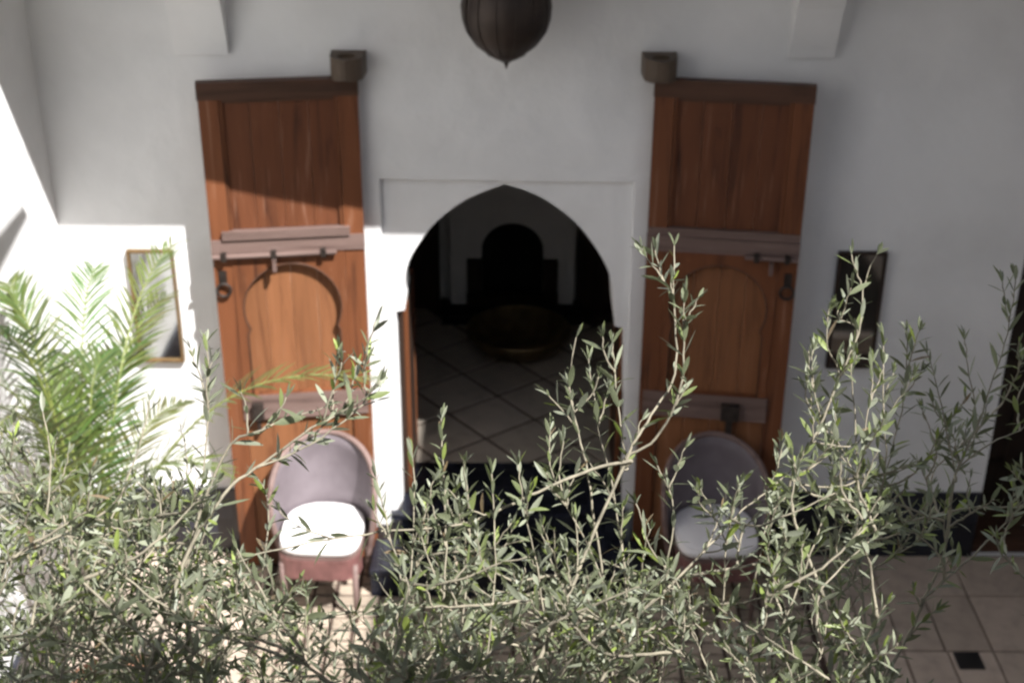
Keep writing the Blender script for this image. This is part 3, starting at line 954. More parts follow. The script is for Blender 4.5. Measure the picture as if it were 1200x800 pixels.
# ================================================================== OLIVE TREE
GUIDES = [(0.0085,[(0.005,-4.635,2.788),(0.1,-4.509,2.976),(0.179,-4.395,3.107),(0.266,-4.307,3.295),(0.326,-4.242,3.37),(0.38,-4.178,3.437),(0.379,-4.109,3.58),(0.381,-4.007,3.692)]),(0.0055,[(0.269,-4.276,3.276),(0.338,-4.256,3.317),(0.384,-4.25,3.443),(0.392,-4.191,3.555),(0.392,-4.172,3.643)]),(0.006,[(0.254,-4.541,2.705),(0.213,-4.352,3.029),(0.182,-4.269,3.213),(0.14,-4.113,3.331),(0.135,-4.069,3.354),(0.156,-4.007,3.45)]),(0.004,[(0.271,-4.416,2.979),(0.247,-4.285,3.152),(0.205,-4.153,3.284),(0.189,-3.993,3.385)]),(0.0035,[(0.267,-4.306,3.271),(0.249,-4.189,3.374),(0.24,-4.08,3.471)]),(0.0065,[(0.271,-4.32,3.291),(0.177,-4.338,3.276),(0.079,-4.388,3.258),(-0.017,-4.416,3.225),(-0.12,-4.478,3.225),(-0.287,-4.509,3.225),(-0.403,-4.553,3.232),(-0.546,-4.59,3.217),(-0.636,-4.647,3.209)]),(0.006,[(-0.496,-4.705,2.895),(-0.375,-4.575,3.013),(-0.225,-4.529,3.061),(-0.102,-4.495,3.102),(-0.032,-4.465,3.136),(0.002,-4.443,3.186)]),(0.0075,[(-0.774,-4.887,2.986),(-0.668,-4.714,3.283),(-0.588,-4.648,3.406),(-0.52,-4.568,3.435),(-0.422,-4.54,3.501),(-0.342,-4.484,3.515),(-0.287,-4.486,3.537)]),(0.006,[(-0.712,-4.686,3.176),(-0.61,-4.538,3.427),(-0.525,-4.535,3.491),(-0.477,-4.49,3.497),(-0.405,-4.421,3.485)]),(0.003,[(-0.386,-4.498,3.502),(-0.376,-4.438,3.552),(-0.366,-4.435,3.636)]),(0.003,[(-0.312,-4.505,3.54),(-0.314,-4.427,3.566),(-0.316,-4.373,3.596)]),(0.008,[(0.838,-4.497,2.643),(0.786,-4.406,2.825),(0.75,-4.331,2.918),(0.708,-4.236,3.0),(0.676,-4.182,3.112),(0.69,-4.169,3.201),(0.745,-4.117,3.266),(0.796,-4.06,3.376),(0.839,-4.006,3.465),(0.866,-3.91,3.535),(0.893,-3.894,3.627)]),(0.006,[(0.862,-4.456,2.686),(0.845,-4.321,2.911),(0.832,-4.221,3.089),(0.845,-4.078,3.244),(0.831,-4.017,3.389)]),(0.005,[(0.854,-4.245,2.982),(0.905,-4.159,3.148),(0.924,-4.039,3.27),(0.922,-3.94,3.421)]),(0.004,[(0.912,-4.137,3.134),(0.984,-3.981,3.238),(1.003,-3.856,3.397)]),(0.004,[(0.833,-4.178,3.159),(0.786,-4.097,3.206),(0.739,-4.07,3.311),(0.74,-3.989,3.41)]),(0.003,[(0.762,-4.05,3.227),(0.727,-4.033,3.29),(0.726,-4.033,3.362)]),(0.003,[(0.816,-3.986,3.337),(0.773,-3.989,3.433),(0.778,-3.951,3.503)]),(0.0025,[(0.854,-3.95,3.437),(0.806,-3.96,3.477),(0.795,-3.947,3.506)]),(0.003,[(0.829,-4.153,3.24),(0.864,-4.105,3.331),(0.875,-4.037,3.4)]),(0.0075,[(0.157,-4.645,2.797),(0.256,-4.506,2.951),(0.374,-4.439,3.04),(0.457,-4.37,3.092),(0.547,-4.281,3.127),(0.618,-4.251,3.175),(0.676,-4.193,3.204)]),(0.003,[(0.679,-4.168,3.103),(0.621,-4.264,3.116),(0.588,-4.343,3.074),(0.571,-4.383,3.005)]),(0.006,[(-0.068,-4.789,2.879),(0.076,-4.743,3.002),(0.166,-4.689,3.072),(0.243,-4.628,3.075),(0.298,-4.59,3.078),(0.354,-4.59,3.134)]),(0.0075,[(0.852,-4.389,2.545),(0.985,-4.273,2.745),(1.044,-4.216,2.859),(1.083,-4.163,2.951),(1.107,-4.088,3.104),(1.196,-4.039,3.174),(1.307,-3.957,3.176)]),(0.006,[(1.017,-4.27,2.874),(1.162,-4.145,2.913),(1.262,-4.073,2.967),(1.374,-3.948,2.991)]),(0.005,[(1.096,-4.12,3.124),(1.158,-4.035,3.221),(1.214,-3.94,3.315),(1.281,-3.807,3.394),(1.3,-3.743,3.497)]),(0.004,[(1.089,-4.139,3.136),(1.078,-4.003,3.251),(1.058,-3.88,3.343)]),(0.003,[(1.181,-3.975,3.186),(1.152,-3.935,3.311),(1.153,-3.857,3.381)]),(0.005,[(-0.144,-4.666,2.982),(-0.141,-4.531,3.201),(-0.15,-4.423,3.308),(-0.158,-4.325,3.404)]),(0.004,[(-0.218,-4.656,3.021),(-0.217,-4.509,3.185),(-0.223,-4.364,3.337)]),(0.004,[(-0.052,-4.648,2.968),(-0.035,-4.528,3.154),(-0.044,-4.385,3.296)]),(0.004,[(-0.109,-4.616,2.989),(-0.097,-4.469,3.158),(-0.104,-4.374,3.277)]),(0.004,[(0.081,-4.546,2.933),(0.061,-4.482,3.075),(0.031,-4.435,3.227),(0.015,-4.393,3.324)]),(0.004,[(0.384,-4.577,2.961),(0.38,-4.474,3.047),(0.311,-4.441,3.14),(0.283,-4.384,3.218)]),(0.004,[(0.338,-4.533,2.826),(0.356,-4.406,2.996),(0.378,-4.333,3.161),(0.34,-4.271,3.25)]),(0.004,[(0.311,-4.641,2.795),(0.2,-4.389,3.056),(0.101,-4.29,3.226),(0.093,-4.155,3.284)]),(0.0035,[(0.491,-4.428,2.94),(0.501,-4.348,3.076),(0.523,-4.315,3.162),(0.544,-4.286,3.225)]),(0.003,[(0.5,-4.353,3.08),(0.471,-4.311,3.147),(0.436,-4.313,3.219)]),(0.005,[(0.561,-4.528,2.747),(0.668,-4.374,2.95),(0.734,-4.275,3.076),(0.766,-4.215,3.182)]),(0.004,[(0.681,-4.496,2.797),(0.631,-4.394,2.989),(0.597,-4.373,3.071),(0.607,-4.334,3.14)]),(0.006,[(-0.933,-4.88,2.979),(-0.916,-4.68,3.126),(-0.837,-4.464,3.329),(-0.809,-4.328,3.446)]),(0.006,[(-1.008,-4.868,2.967),(-1.015,-4.644,3.143),(-1.01,-4.45,3.32),(-1.06,-4.304,3.408)]),(0.005,[(-0.775,-4.701,2.889),(-0.721,-4.442,3.134),(-0.703,-4.223,3.365),(-0.73,-4.07,3.465)]),(0.004,[(-0.904,-4.586,3.278),(-0.766,-4.613,3.325),(-0.676,-4.58,3.302)]),(0.004,[(-0.638,-4.771,3.02),(-0.55,-4.608,3.118),(-0.534,-4.475,3.25),(-0.571,-4.397,3.289)]),(0.004,[(-0.303,-4.779,2.915),(-0.234,-4.639,3.144),(-0.265,-4.54,3.251),(-0.298,-4.446,3.322)]),(0.004,[(-0.231,-4.901,3.176),(-0.202,-4.845,3.32),(-0.229,-4.808,3.354)])]
TIPS = [(-0.956,-3.772,2.539),(1.237,-4.099,3.134),(-0.775,-4.255,2.889),(-0.146,-3.772,2.667),(-1.152,-4.529,2.92),(0.782,-4.107,3.303),(-1.107,-4.753,2.998),(-1.297,-4.143,2.688),(0.354,-4.044,2.381),(0.357,-4.319,2.528),(-0.103,-4.093,2.501),(-0.926,-3.868,2.154),(0.123,-3.918,2.263),(1.04,-3.97,2.9),(0.826,-3.895,2.622),(-1.108,-4.53,2.838),(0.793,-4.088,3.148),(-1.033,-4.396,3.241),(-0.8,-4.345,2.615),(0.203,-4.231,2.908),(-1.398,-3.74,2.47),(-1.178,-3.771,2.583),(-0.064,-4.129,2.753),(-1.398,-3.921,2.95),(-1.079,-4.316,2.717),(-0.171,-4.245,2.799),(-0.978,-3.997,2.951),(0.789,-4.578,2.804),(1.062,-4.078,3.203),(-1.223,-4.042,2.39),(-0.822,-4.776,3.336),(-0.965,-3.802,2.313),(-1.048,-4.25,2.871),(0.43,-4.715,3.182),(-1.294,-4.184,2.797),(-1.094,-3.747,2.818),(1.559,-3.943,2.242),(-0.098,-4.399,2.688),(-1.156,-4.675,3.028),(-0.106,-4.692,2.952),(-1.054,-3.817,2.515),(0.884,-3.914,2.313),(-0.941,-4.76,3.389),(-0.679,-4.574,2.741),(-1.173,-4.563,3.015),(-0.253,-4.344,3.078),(-1.116,-4.103,3.015),(0.032,-3.871,2.093),(0.396,-4.271,2.536),(-0.924,-4.255,2.884),(-1.014,-4.869,2.977),(-0.923,-4.626,3.056),(-1.192,-4.319,2.919),(0.743,-3.762,2.626),(0.708,-4.543,3.009),(0.331,-4.64,2.886),(-1.218,-4.166,3.279),(0.282,-4.72,3.276),(-1.184,-4.162,2.647),(0.332,-4.45,2.719),(0.433,-4.356,2.518),(0.641,-4.529,2.732),(-0.913,-4.829,3.029),(-0.482,-4.691,2.896),(0.486,-3.999,2.677),(-0.325,-4.785,3.009),(0.796,-4.283,3.126),(-0.289,-4.213,2.755),(1.112,-3.946,2.959),(0.862,-3.799,3.036),(-0.869,-4.616,2.944),(-0.839,-4.059,2.436),(-0.231,-4.017,2.591),(1.396,-4.035,2.994),(-0.52,-4.614,2.753),(-0.913,-4.66,3.064),(-1.387,-3.761,2.576),(-1.121,-4.437,3.387),(-0.639,-4.645,2.955),(-0.946,-3.893,2.787),(-1.168,-4.521,2.699),(0.095,-3.758,2.33),(0.429,-4.313,2.841),(0.272,-4.44,3.057),(0.384,-4.372,2.53),(-1.072,-3.989,2.399),(1.051,-4.053,2.441),(-1.296,-3.722,2.51),(0.269,-4.067,2.343),(-0.251,-4.042,2.278),(-0.684,-4.669,3.112),(0.754,-4.66,3.385),(-0.363,-4.475,2.762),(0.459,-3.992,2.737),(-0.573,-4.849,3.214),(0.325,-4.224,2.808),(0.199,-3.992,2.375),(-1.19,-3.907,3.006),(0.822,-4.576,3.084),(-0.775,-4.638,3.439),(-0.248,-4.827,3.243),(-1.391,-4.02,2.868),(-1.196,-3.874,2.727),(0.986,-3.972,2.601),(0.314,-4.544,3.09),(0.25,-3.875,2.29),(-0.446,-3.793,2.314),(-1.014,-4.318,2.556),(-1.189,-3.923,2.294),(-0.695,-4.806,3.232),(-0.923,-4.239,2.409),(-1.13,-4.571,3.353),(-0.309,-4.307,2.706),(-0.953,-4.434,2.609),(0.849,-3.789,2.257),(0.903,-4.431,2.726),(0.187,-4.364,2.576),(-0.148,-4.874,3.026),(0.281,-4.259,2.572),(0.012,-4.06,2.649),(0.072,-4.361,2.983),(-0.853,-3.608,2.703),(0.209,-4.074,2.321),(-0.819,-4.832,3.279),(-1.14,-4.492,2.72),(-0.315,-4.859,3.129),(-0.925,-3.749,2.64),(-0.818,-4.397,2.675),(-0.785,-4.702,2.909),(1.213,-4.155,2.966),(-0.682,-4.468,2.844),(-0.786,-4.031,2.795),(-0.722,-3.81,2.251),(-0.13,-4.819,3.165),(0.309,-3.918,2.595),(-1.01,-4.47,3.233),(1.213,-4.096,2.296),(-0.27,-4.745,2.894),(0.167,-4.159,2.568),(0.883,-3.856,2.588),(-0.924,-4.229,2.586),(-0.802,-3.941,2.601),(0.708,-4.472,3.306),(0.231,-4.197,2.684),(-0.87,-4.152,3.086),(-0.196,-3.958,2.532),(-1.182,-4.337,2.573),(0.738,-4.366,3.237),(-1.26,-4.146,3.006),(-0.72,-3.966,2.447),(-0.962,-3.958,2.866),(0.875,-4.434,2.792),(-1.489,-3.684,2.491),(-0.789,-4.768,3.284),(-0.673,-4.502,2.713),(-0.445,-4.841,3.155),(-0.659,-4.508,3.171),(-0.094,-4.574,2.744),(1.437,-3.992,2.681),(-1.378,-3.765,2.708),(0.241,-4.504,2.709),(-0.789,-4.172,2.88),(-0.904,-4.199,3.081),(-0.324,-4.642,3.09),(-1.041,-4.107,2.338),(0.571,-4.584,2.771),(-0.99,-4.738,3.338),(-0.878,-4.499,2.969),(-0.22,-4.086,2.563),(-1.043,-3.906,2.9),(-0.66,-4.546,3.176),(-0.911,-3.823,2.311),(-0.92,-4.73,3.296),(-0.287,-4.53,3.01),(-0.805,-4.61,3.202),(0.426,-4.465,2.945),(-0.226,-3.994,2.761),(0.143,-4.466,2.789),(-1.198,-4.279,2.919),(-0.444,-4.463,2.933),(0.329,-4.32,2.505),(0.304,-4.546,2.987),(1.053,-3.92,2.26),(-1.023,-3.94,2.933),(-0.692,-4.257,3.195),(0.153,-3.963,2.42),(1.3,-4.092,3.08),(0.318,-4.457,2.874),(-0.623,-4.585,3.217),(0.033,-4.712,3.303),(-1.061,-4.372,2.787),(0.855,-3.825,2.584),(1.137,-3.668,3.063),(-0.315,-4.119,2.469),(0.863,-4.476,2.814),(-1.573,-3.753,2.402),(-1.048,-4.169,2.631),(-1.003,-4.827,3.157),(-1.052,-4.144,2.956),(-0.048,-3.936,2.568),(1.036,-3.802,2.853),(0.113,-4.723,2.951),(-1.063,-4.406,2.608),(-1.061,-4.115,2.942),(-0.864,-4.602,3.028),(-0.037,-4.781,3.221),(-0.985,-4.838,3.025),(-0.761,-4.596,3.119),(0.858,-4.139,2.941),(0.509,-3.866,2.277),(0.742,-4.841,3.179),(-0.851,-4.299,3.22),(0.559,-4.768,3.374),(-0.795,-4.373,2.552),(0.868,-3.92,2.134),(-0.305,-3.9,2.3),(-1.239,-4.402,2.924),(-0.333,-4.593,2.886),(1.233,-3.827,2.844),(-0.84,-4.143,2.531),(-0.827,-4.307,3.231),(-0.308,-3.754,2.457),(-0.883,-4.103,2.381),(-1.261,-3.912,2.111),(-0.664,-4.616,3.154),(-0.344,-4.219,2.58),(0.02,-3.943,2.439),(-0.225,-4.167,2.731),(0.213,-4.165,2.653),(0.747,-4.012,2.21),(-0.906,-4.697,2.82),(1.082,-3.794,2.249),(-1.065,-4.644,2.874),(0.959,-4.231,3.23),(0.139,-4.648,2.894),(-0.772,-4.748,3.332),(-1.188,-3.726,2.832),(0.388,-3.864,2.13),(-0.869,-4.054,2.561),(-0.664,-4.856,3.184),(-0.858,-4.178,3.125),(0.364,-3.723,2.385),(-0.288,-3.802,2.396),(-0.428,-4.277,2.58),(-0.665,-4.006,2.261),(-0.126,-4.455,3.152),(-0.169,-4.192,2.389),(-0.968,-4.468,2.695),(0.291,-3.876,2.389),(-1.221,-3.942,2.796),(-0.075,-4.481,2.992),(-0.317,-3.8,2.25),(-0.757,-4.353,3.002),(0.702,-3.969,2.973),(0.383,-4.021,2.367),(0.627,-4.392,2.695),(-1.526,-3.938,2.267),(-1.314,-4.159,2.955),(-1.06,-4.339,2.681),(-0.853,-4.741,3.186),(-0.61,-4.585,3.094),(-0.146,-3.928,2.428),(-1.278,-3.852,2.208),(0.652,-4.305,2.674),(-1.525,-3.546,2.825),(0.382,-4.475,2.694),(-1.341,-3.67,2.728),(0.007,-4.609,2.792),(0.637,-4.289,3.021),(-0.059,-4.328,2.878),(-1.239,-4.329,2.636),(0.112,-4.731,3.172),(-0.588,-4.888,3.141),(-0.259,-4.305,2.482),(0.249,-4.248,2.833),(0.625,-4.407,3.338),(-0.713,-3.977,2.301),(-1.049,-4.594,2.732),(-1.441,-3.807,2.429),(0.759,-4.019,2.601),(-0.155,-4.417,2.711),(-0.185,-3.946,2.753),(-1.064,-4.116,2.957),(0.119,-3.97,2.273),(-0.069,-4.334,3.094),(-1.11,-4.236,2.641),(-0.762,-4.394,3.061),(0.261,-4.229,2.691),(-0.052,-4.195,2.375),(-0.746,-4.128,2.889),(-0.345,-4.232,2.551),(-0.129,-4.019,2.551),(-0.882,-4.725,3.383),(0.81,-4.038,2.417),(-0.8,-4.057,2.92),(-1.196,-3.898,2.336),(-0.571,-4.658,3.216),(-0.035,-4.505,3.064),(0.034,-3.994,2.269),(-1.351,-4.082,2.319),(-0.791,-4.009,2.645),(-0.878,-4.858,3.005),(-1.187,-4.01,2.199),(-0.969,-4.829,3.193),(-1.163,-4.226,2.844),(-1.364,-3.703,2.495),(0.159,-4.403,3.087),(0.316,-4.377,2.568),(1.457,-3.492,3.125),(0.585,-4.828,3.078),(-0.201,-4.819,3.259),(-0.876,-4.17,3.103),(0.825,-4.004,2.887),(-0.749,-3.88,2.441),(-0.8,-4.375,3.16),(-0.926,-4.526,2.835),(0.825,-4.088,2.911),(-1.094,-4.75,3.241),(1.317,-3.588,2.928),(-0.854,-4.666,3.01),(-1.08,-4.06,2.552),(-0.857,-4.675,3.368),(-0.791,-4.437,3.108),(-0.878,-4.09,3.072),(0.223,-3.87,2.243),(-1.054,-4.373,3.227),(0.619,-4.756,2.933),(0.837,-4.289,2.482),(1.259,-4.307,2.499),(-1.337,-3.838,2.961),(-0.88,-3.761,2.918),(0.002,-4.688,2.997),(-1.195,-4.467,3.194),(0.344,-4.147,2.699),(0.221,-4.331,2.841),(-0.531,-3.928,2.163),(0.025,-4.762,2.887),(-0.78,-4.833,2.976),(-0.003,-4.526,2.708),(-1.397,-4.175,2.797),(0.364,-4.313,2.762),(-0.668,-3.971,2.501),(-0.65,-4.637,2.875),(0.154,-4.419,2.6),(-0.789,-4.639,2.904),(-1.414,-3.764,2.344),(1.134,-3.815,2.84),(1.269,-4.382,2.958),(0.361,-4.482,2.875),(-0.794,-4.105,2.562),(0.041,-4.616,3.126),(-1.25,-4.398,2.67),(0.692,-4.097,2.931),(-0.577,-4.751,3.279),(0.344,-4.601,3.007),(-0.064,-4.475,2.641),(-1.237,-3.798,2.569),(-1.305,-3.849,3.07),(-0.172,-4.135,2.881),(0.541,-4.115,2.493),(-0.459,-4.621,2.753),(-0.73,-4.475,2.712),(-0.303,-4.073,2.325),(-0.177,-4.156,2.68),(-0.886,-3.825,2.231),(-0.413,-4.457,2.729),(-0.667,-4.593,3.142),(0.913,-4.254,2.59),(-1.078,-4.096,2.481),(0.085,-4.161,2.666),(0.874,-4.085,2.878),(0.215,-4.122,2.329),(-1.245,-3.954,2.876),(0.848,-4.353,3.115),(0.111,-4.001,2.884),(-1.123,-3.69,2.642),(-0.568,-4.681,3.312),(0.803,-4.334,2.748),(-0.748,-4.333,2.895),(1.3,-4.155,3.245),(-0.794,-4.123,2.523),(-1.229,-4.271,2.58),(-1.287,-3.861,3.038),(-0.95,-3.96,2.847),(0.154,-4.552,3.061),(-0.521,-4.501,2.972),(0.29,-3.863,2.571),(-0.093,-3.875,2.42),(-0.3,-4.281,2.728),(-0.611,-4.686,3.469),(0.712,-4.628,3.089),(-1.18,-4.105,3.031),(0.061,-3.878,2.083),(-1.401,-3.967,3.006),(-1.032,-4.345,2.892),(-0.951,-4.051,2.733),(-0.72,-4.444,3.001),(0.192,-4.643,2.97),(0.476,-3.981,2.599),(-1.221,-3.943,2.51),(0.502,-4.87,3.099),(0.661,-4.666,3.516),(-0.85,-4.454,3.029),(-0.688,-4.226,2.507),(0.327,-4.33,2.525),(-0.342,-4.145,2.419),(-0.767,-4.557,3.08),(-1.084,-4.381,3.272),(0.595,-4.322,2.762),(-0.253,-4.847,3.164),(1.424,-3.921,2.924),(0.003,-4.648,2.902),(-0.966,-3.928,2.384),(-1.447,-3.723,2.854),(-0.779,-4.699,3.454),(1.172,-3.786,2.739),(0.238,-4.814,2.967),(-0.51,-4.604,3.107),(0.392,-4.216,2.836),(0.021,-4.798,3.224),(0.255,-4.807,3.3),(0.114,-4.524,2.698),(1.243,-3.686,3.108),(-0.946,-3.924,2.7),(-1.206,-4.013,2.211),(-1.107,-4.489,2.956),(0.337,-3.836,2.591),(-0.656,-4.846,3.249),(-1.174,-4.341,2.757),(-0.197,-4.477,3.011),(-0.833,-4.674,2.962),(0.31,-4.339,2.97),(-0.921,-4.14,2.555),(1.339,-3.859,3.283),(0.925,-4.33,3.119),(-0.608,-4.654,3.433),(0.948,-3.975,2.892),(0.363,-4.338,2.778),(0.032,-4.073,2.898),(-0.038,-4.442,2.942),(-0.984,-4.7,3.078),(-0.171,-3.818,2.529),(-0.051,-3.768,2.622),(-0.638,-4.768,3.248),(1.153,-4.244,3.142),(-1.462,-3.848,2.432),(0.828,-4.008,3.037),(-0.926,-3.841,2.375),(-1.274,-4.192,2.851),(0.159,-3.982,2.653),(0.766,-3.977,2.81),(-0.006,-4.481,2.83),(-0.749,-4.806,2.931),(0.462,-3.908,2.479),(-0.284,-4.547,2.865),(-1.0,-4.566,2.866),(-0.347,-4.083,2.781),(1.065,-4.079,3.26),(-0.74,-4.46,3.152),(0.702,-4.618,3.331),(-0.926,-4.88,3.137),(-0.1,-4.843,3.15),(-0.934,-4.73,3.195),(0.787,-3.993,2.526),(0.728,-4.622,3.548),(-0.9,-4.467,2.639),(-0.101,-4.009,2.491),(-1.567,-3.843,2.494),(-1.216,-4.056,2.981),(-0.863,-4.058,2.715),(-1.086,-4.081,3.111),(1.038,-3.807,2.744),(0.74,-4.8,2.97),(-1.063,-3.69,2.715),(-0.062,-4.516,3.157),(-0.159,-4.442,2.903),(-1.007,-4.745,3.351),(-1.3,-3.833,2.657),(-1.183,-4.402,3.164),(-0.94,-4.418,2.915),(-0.975,-3.814,2.919),(-0.609,-4.801,3.083),(-0.927,-3.93,2.777),(-0.082,-4.029,2.353),(-0.749,-4.574,2.851),(-0.807,-4.374,2.603),(-1.185,-4.262,3.108),(-1.094,-4.343,3.191),(-0.716,-4.251,3.149),(0.119,-4.515,3.004),(-1.311,-4.321,2.766),(-0.304,-4.504,3.008),(-0.544,-4.293,2.855),(-1.278,-4.438,2.683),(0.081,-3.853,2.78),(0.174,-4.019,2.558),(-0.102,-4.284,2.733),(0.964,-4.085,2.424),(-1.447,-3.722,2.533),(-1.005,-3.993,2.6),(-0.029,-3.935,2.313),(-1.547,-3.721,2.751),(0.823,-3.923,2.876),(-0.573,-4.53,2.842),(-0.25,-4.193,2.694),(0.885,-4.177,3.148),(0.473,-3.799,2.245),(-0.45,-4.583,3.123),(0.568,-4.66,2.885),(0.616,-4.596,2.905),(0.077,-4.185,2.576),(-0.854,-4.7,2.839),(0.759,-4.835,3.083),(0.481,-4.21,2.526),(-1.317,-4.053,2.331),(-0.107,-4.03,2.754),(0.129,-4.326,3.047),(-0.67,-4.309,3.024),(-1.425,-4.12,2.418),(0.26,-4.765,3.191)]

ornd = random.Random(77)
olive = thing('olive_tree', 'grey green olive tree with fine shoots filling the foreground', 'tree', (0.08, -4.15, 0.0))
O = Vector((0.08, -4.15, 0.0))
bt = bmesh.new()
tr_pts = [Vector(p) for p in ((0, 0, -0.02), (0.03, 0.01, 0.35), (-0.02, 0.03, 0.8), (0.02, 0.0, 1.25), (0.0, -0.04, 1.6))]
tube(bt, catmull(tr_pts, 4), [0.11 - 0.045 * i / 16 for i in range(17)], 12)
obj('trunk', bt, TRUNKBARK, olive, True)
HEAD = Vector((0.08, -4.19, 1.58))
segs = []                 # (points, radii) of every stem
nodes = []                # (point, radius) that new stems can grow from
def wob(p):              # smooth, repeatable wander of a stem
    return Vector((math.sin(p.x * 1.7 + p.z * 2.3 + 1.1) + math.sin(p.y * 3.1 - p.z * 1.3), math.sin(p.y * 2.1 + p.z * 1.9 + 0.4) + math.sin(p.x * 2.9 + p.z),
                   math.sin(p.x * 2.3 - p.y * 1.7 + 2.0) + math.sin(p.z * 2.7 + p.x))) * 0.32
def add_stem(pts, r0, r1, sub=5):
    c = catmull(pts, sub)
    n = len(c)
    for i in range(1, n - 1):
        c[i] = c[i] + wob(c[i] * 8.0) * 0.006 * min(1.0, i / 4) + Vector((ornd.uniform(-1, 1), ornd.uniform(-1, 1), ornd.uniform(-1, 1))) * 0.0022
    rr = [lerp(r0, r1, (i / (n - 1)) ** 0.8) for i in range(n)]
    segs.append((c, rr))
    for i in range(0, n, 2):
        nodes.append((c[i], rr[i]))
    return c
LIMBS = [(-1.04, -4.80, 2.80), (-0.779, -4.72, 2.74), (-0.498, -4.65, 2.66), (-0.219, -4.62, 2.62), (0.005, -4.60, 2.60), (0.235, -4.58, 2.58), (0.559, -4.52, 2.52),
         (0.841, -4.45, 2.48), (1.193, -4.33, 2.38)]
for L in LIMBS:
    L = Vector(L)
    m1 = HEAD.lerp(L, 0.35) + Vector((0, 0.05, 0.10)); m2 = HEAD.lerp(L, 0.7) + Vector((0, 0.03, 0.05))
    add_stem([HEAD, m1, m2, L], 0.034, 0.013)
leaf_list = []            # (base, direction, normal, length, width)
def leaves_along(c, start, step, Lm, dens=1.0, tip=True):
    d = 0.0
    tot = sum((c[i + 1] - c[i]).length for i in range(len(c) - 1))
    nxt = start
    roll = ornd.uniform(0, 6.28)
    acc = 0.0
    for i in range(len(c) - 1):
        sl = (c[i + 1] - c[i]).length
        while nxt <= acc + sl and sl > 0:
            t = (nxt - acc) / sl
            p = c[i].lerp(c[i + 1], t)
            T = (c[i + 1] - c[i]).normalized()
            a = T.orthogonal().normalized(); b_ = T.cross(a)
            rel = nxt / tot
            for s in (0, math.pi):
                if ornd.random() > dens:
                    continue
                an = roll + s + ornd.uniform(-.35, .35)
                rad = a * math.cos(an) + b_ * math.sin(an)
                spread = R(lerp(68, 32, rel) + ornd.uniform(-14, 14))
                dr = (T * math.cos(spread) + rad * math.sin(spread)).normalized()
                dr = (dr + Vector((0, 0, ornd.uniform(-.10, .12)))).normalized()
                nrm = T - dr * T.dot(dr)
                nrm = (nrm.normalized() if nrm.length > 1e-3 else rad) + Vector((ornd.uniform(-.5, .5), ornd.uniform(-.5, .5), ornd.uniform(-.5, .5))) * 0.6
                Lf = Lm * ornd.uniform(.55, 1.3) * (1.0 if rel < .85 else .72)
                leaf_list.append((p, dr, nrm.normalized(), Lf, Lf * ornd.uniform(.18, .26)))
            roll += math.pi / 2 + ornd.uniform(-.25, .25)
            nxt += step * 1.12 * ornd.uniform(.75, 1.3) * (1.0 if rel < .8 else .6)
        acc += sl
    if tip:
        T = (c[-1] - c[-2]).normalized()
        for k in range(3):
            v = Vector((ornd.uniform(-1, 1), ornd.uniform(-1, 1), ornd.uniform(-1, 1)))
            dr = (T + v * 0.33).normalized()
            leaf_list.append((c[-1], dr, dr.orthogonal().normalized(), Lm * ornd.uniform(.45, .8), Lm * .13))
def rand_dir(up=0.7, spread=0.8):
    return Vector((ornd.uniform(-1, 1) * spread, ornd.uniform(-1, 1) * spread, up + ornd.uniform(-.2, .3))).normalized()
def attach(p, rmin):
    best = None; bd = 1e9
    for q, r in nodes:
        if r < rmin:
            continue
        d = (q - p).length + max(0, q.z - p.z) * 1.5
        if d < bd:
            bd, best = d, q
    return best, bd
def side_twigs(c, n, lo, hi, Lm):
    for k in range(n):
        i = int(lerp(0.25, 0.95, ornd.random()) * (len(c) - 2))
        T = (c[i + 1] - c[i]).normalized()
        d = (T * 0.7 + rand_dir(0.55, 0.9)).normalized()
        ln_ = ornd.uniform(lo, hi)
        p0 = c[i]
        p1 = p0 + d * ln_ * 0.5
        p2 = p1 + (d + Vector((ornd.uniform(-.3, .3), ornd.uniform(-.3, .3), .3))).normalized() * ln_ * 0.5
        cc = add_stem([p0, p1, p2], 0.0026, 0.0013, 4)
        leaves_along(cc, 0.012, 0.026, Lm)
for gi, (r0, pts) in enumerate(GUIDES):
    pts = [Vector(p) for p in pts]
    q, d = attach(pts[0], 0.003)
    if d > 0.012:
        pts = [q] + ([q.lerp(pts[0], 0.5) + Vector((0, 0, -0.02))] if d > .12 else []) + pts
    c = add_stem(pts, r0 * 0.82, 0.0015)
    leaves_along(c, 0.05 if r0 < .005 else 0.2, 0.034 if r0 < .0058 else 0.046, 0.057, 0.9 if r0 < .0058 else 0.55)
    tot = sum((c[i + 1] - c[i]).length for i in range(len(c) - 1))
    side_twigs(c, int(tot * 4.5), 0.06, 0.16, 0.052)
for tip in sorted(TIPS, key=lambda p: p[2]):
    tip = Vector(tip)
    q, d = attach(tip + Vector((ornd.uniform(-.30, .30), ornd.uniform(-.15, .15), -0.13)), 0.0016)
    v = tip - q
    side = Vector((ornd.uniform(-1, 1), ornd.uniform(-1, 1), 0)) * v.length * 0.20
    m = q + v * 0.5 + side + Vector((0, 0, -0.06 * v.length))
    c = add_stem([q, m, tip], min(0.0055, 0.0024 + 0.008 * v.length), 0.0014, 7)
    leaves_along(c, 0.02, 0.029, ornd.uniform(.044, .058), .82)
    side_twigs(c, int(v.length * 6), 0.06, 0.15, 0.046)
bs = bmesh.new()
for c, rr in segs:
    tube(bs, [p - O for p in c], rr, 5 if rr[0] < .008 else 8)
br = obj('branches', bs, BARK, olive, True)
br['kind'] = 'stuff'

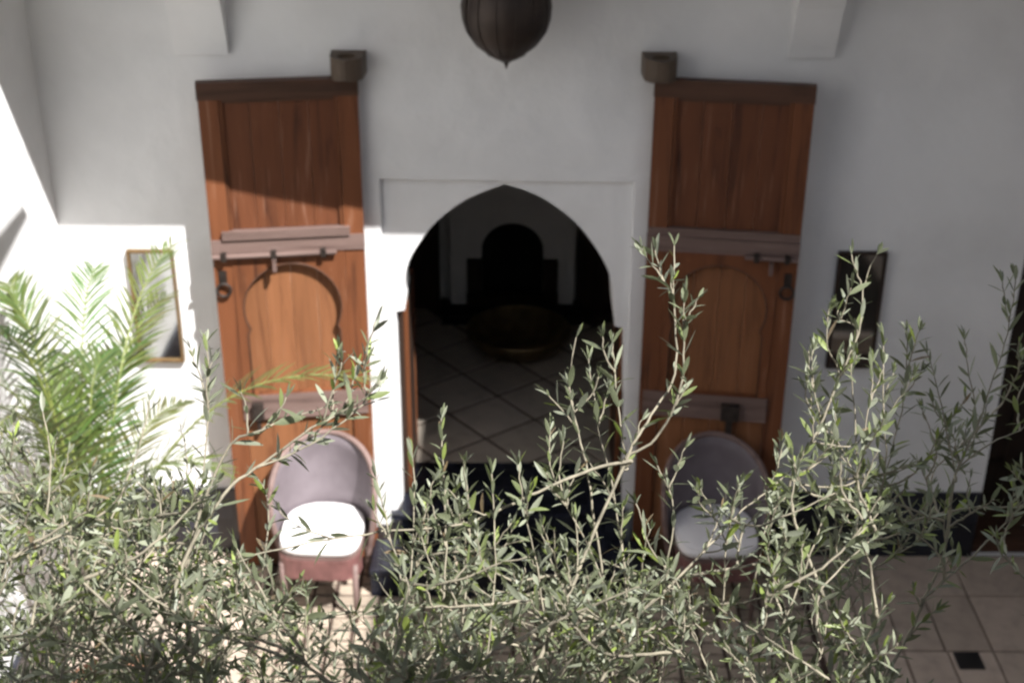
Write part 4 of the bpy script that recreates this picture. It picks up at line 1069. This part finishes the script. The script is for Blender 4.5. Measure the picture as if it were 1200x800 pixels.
# leaf blades: lanceolate, folded along the midrib and slightly curled
def leaf_verts(L, w, curl):
    prof_ = [(0.0, 0.12), (0.25, 0.8), (0.52, 1.0), (0.8, 0.62)]
    return prof_
verts, faces, tints = [], [], []
def tint():
    k = ornd.random()
    if k < 0.46:
        c_ = (.128, .143, .082)
    elif k < 0.80:
        c_ = (.22, .235, .165)       # silvery underside
    elif k < 0.93:
        c_ = (.145, .175, .065)
    elif k < 0.988:
        c_ = (.20, .25, .06)
    else:
        c_ = (.17, .125, .07)         # dry leaf
    f = ornd.uniform(.72, 1.28)
    return (c_[0] * f, c_[1] * f, c_[2] * f, 1)
def blade(p, dr, nrm, L, w, curl):
    s = dr.cross(nrm).normalized()
    out = []
    rows = [(0.0, 0.10), (0.28, 0.82), (0.55, 1.0), (0.82, 0.6)]
    for t, wf in rows:
        c_ = p + dr * L * t + nrm * (curl * L * t * t)
        out += [c_ + s * w * 0.5 * wf + nrm * w * 0.14 * wf, c_, c_ - s * w * 0.5 * wf + nrm * w * 0.14 * wf]
    out.append(p + dr * L + nrm * curl * L)
    fs = []
    for r in range(3):
        a = r * 3
        fs += [(a, a + 1, a + 4, a + 3), (a + 1, a + 2, a + 5, a + 4)]
    fs += [(9, 10, 12), (10, 11, 12)]
    return out, fs
camp = Vector((0, -7.1, 5.0))
leaf_list.sort(key=lambda l: (l[0] - camp).length / l[3])
def leaf_mesh(name, items):
    V, Fs, T = [], [], []
    for it in items:
        v, f = blade(*it, ornd.uniform(-.22, .10))
        k = len(V)
        V += [tuple(x) for x in v]
        tn = tint()
        for q in f:
            Fs.append(tuple(i + k for i in q))
            T += [tn] * len(q)
    me = bpy.data.meshes.new(name)
    me.from_pydata(V, [], Fs)
    ca_ = me.color_attributes.new('tint', 'FLOAT_COLOR', 'CORNER')
    ca_.data.foreach_set('color', [x for t in T for x in t])
    for p in me.polygons:
        p.use_smooth = True
    return me
protos = [leaf_mesh('leaf', [(Vector((0, 0, 0)), Vector((0, 1, 0)), Vector((0, 0, 1)), 1.0, ornd.uniform(.18, .26))]) for k in range(12)]
singles = leaf_list[0:1200:4]
rest = [l for k, l in enumerate(leaf_list) if not (k < 1200 and k % 4 == 0)]
crown = link('crown', leaf_mesh('crown', [(p - O, d_, n_, L, w) for p, d_, n_, L, w in rest]), OLIVE, olive)
crown['kind'] = 'stuff'
for p, dr, nrm, L, w in singles[:300]:
    o = link('leaf', ornd.choice(protos), None, olive)
    if not o.data.materials:
        o.data.materials.append(OLIVE)
    n2 = (nrm - dr * nrm.dot(dr)).normalized()
    s = dr.cross(n2)
    o.matrix_local = Matrix.Translation(p - O) @ Matrix((s, dr, n2)).transposed().to_4x4() @ Matrix.Scale(L, 4)
print('leaves', len(leaf_list), 'stems', len(segs))
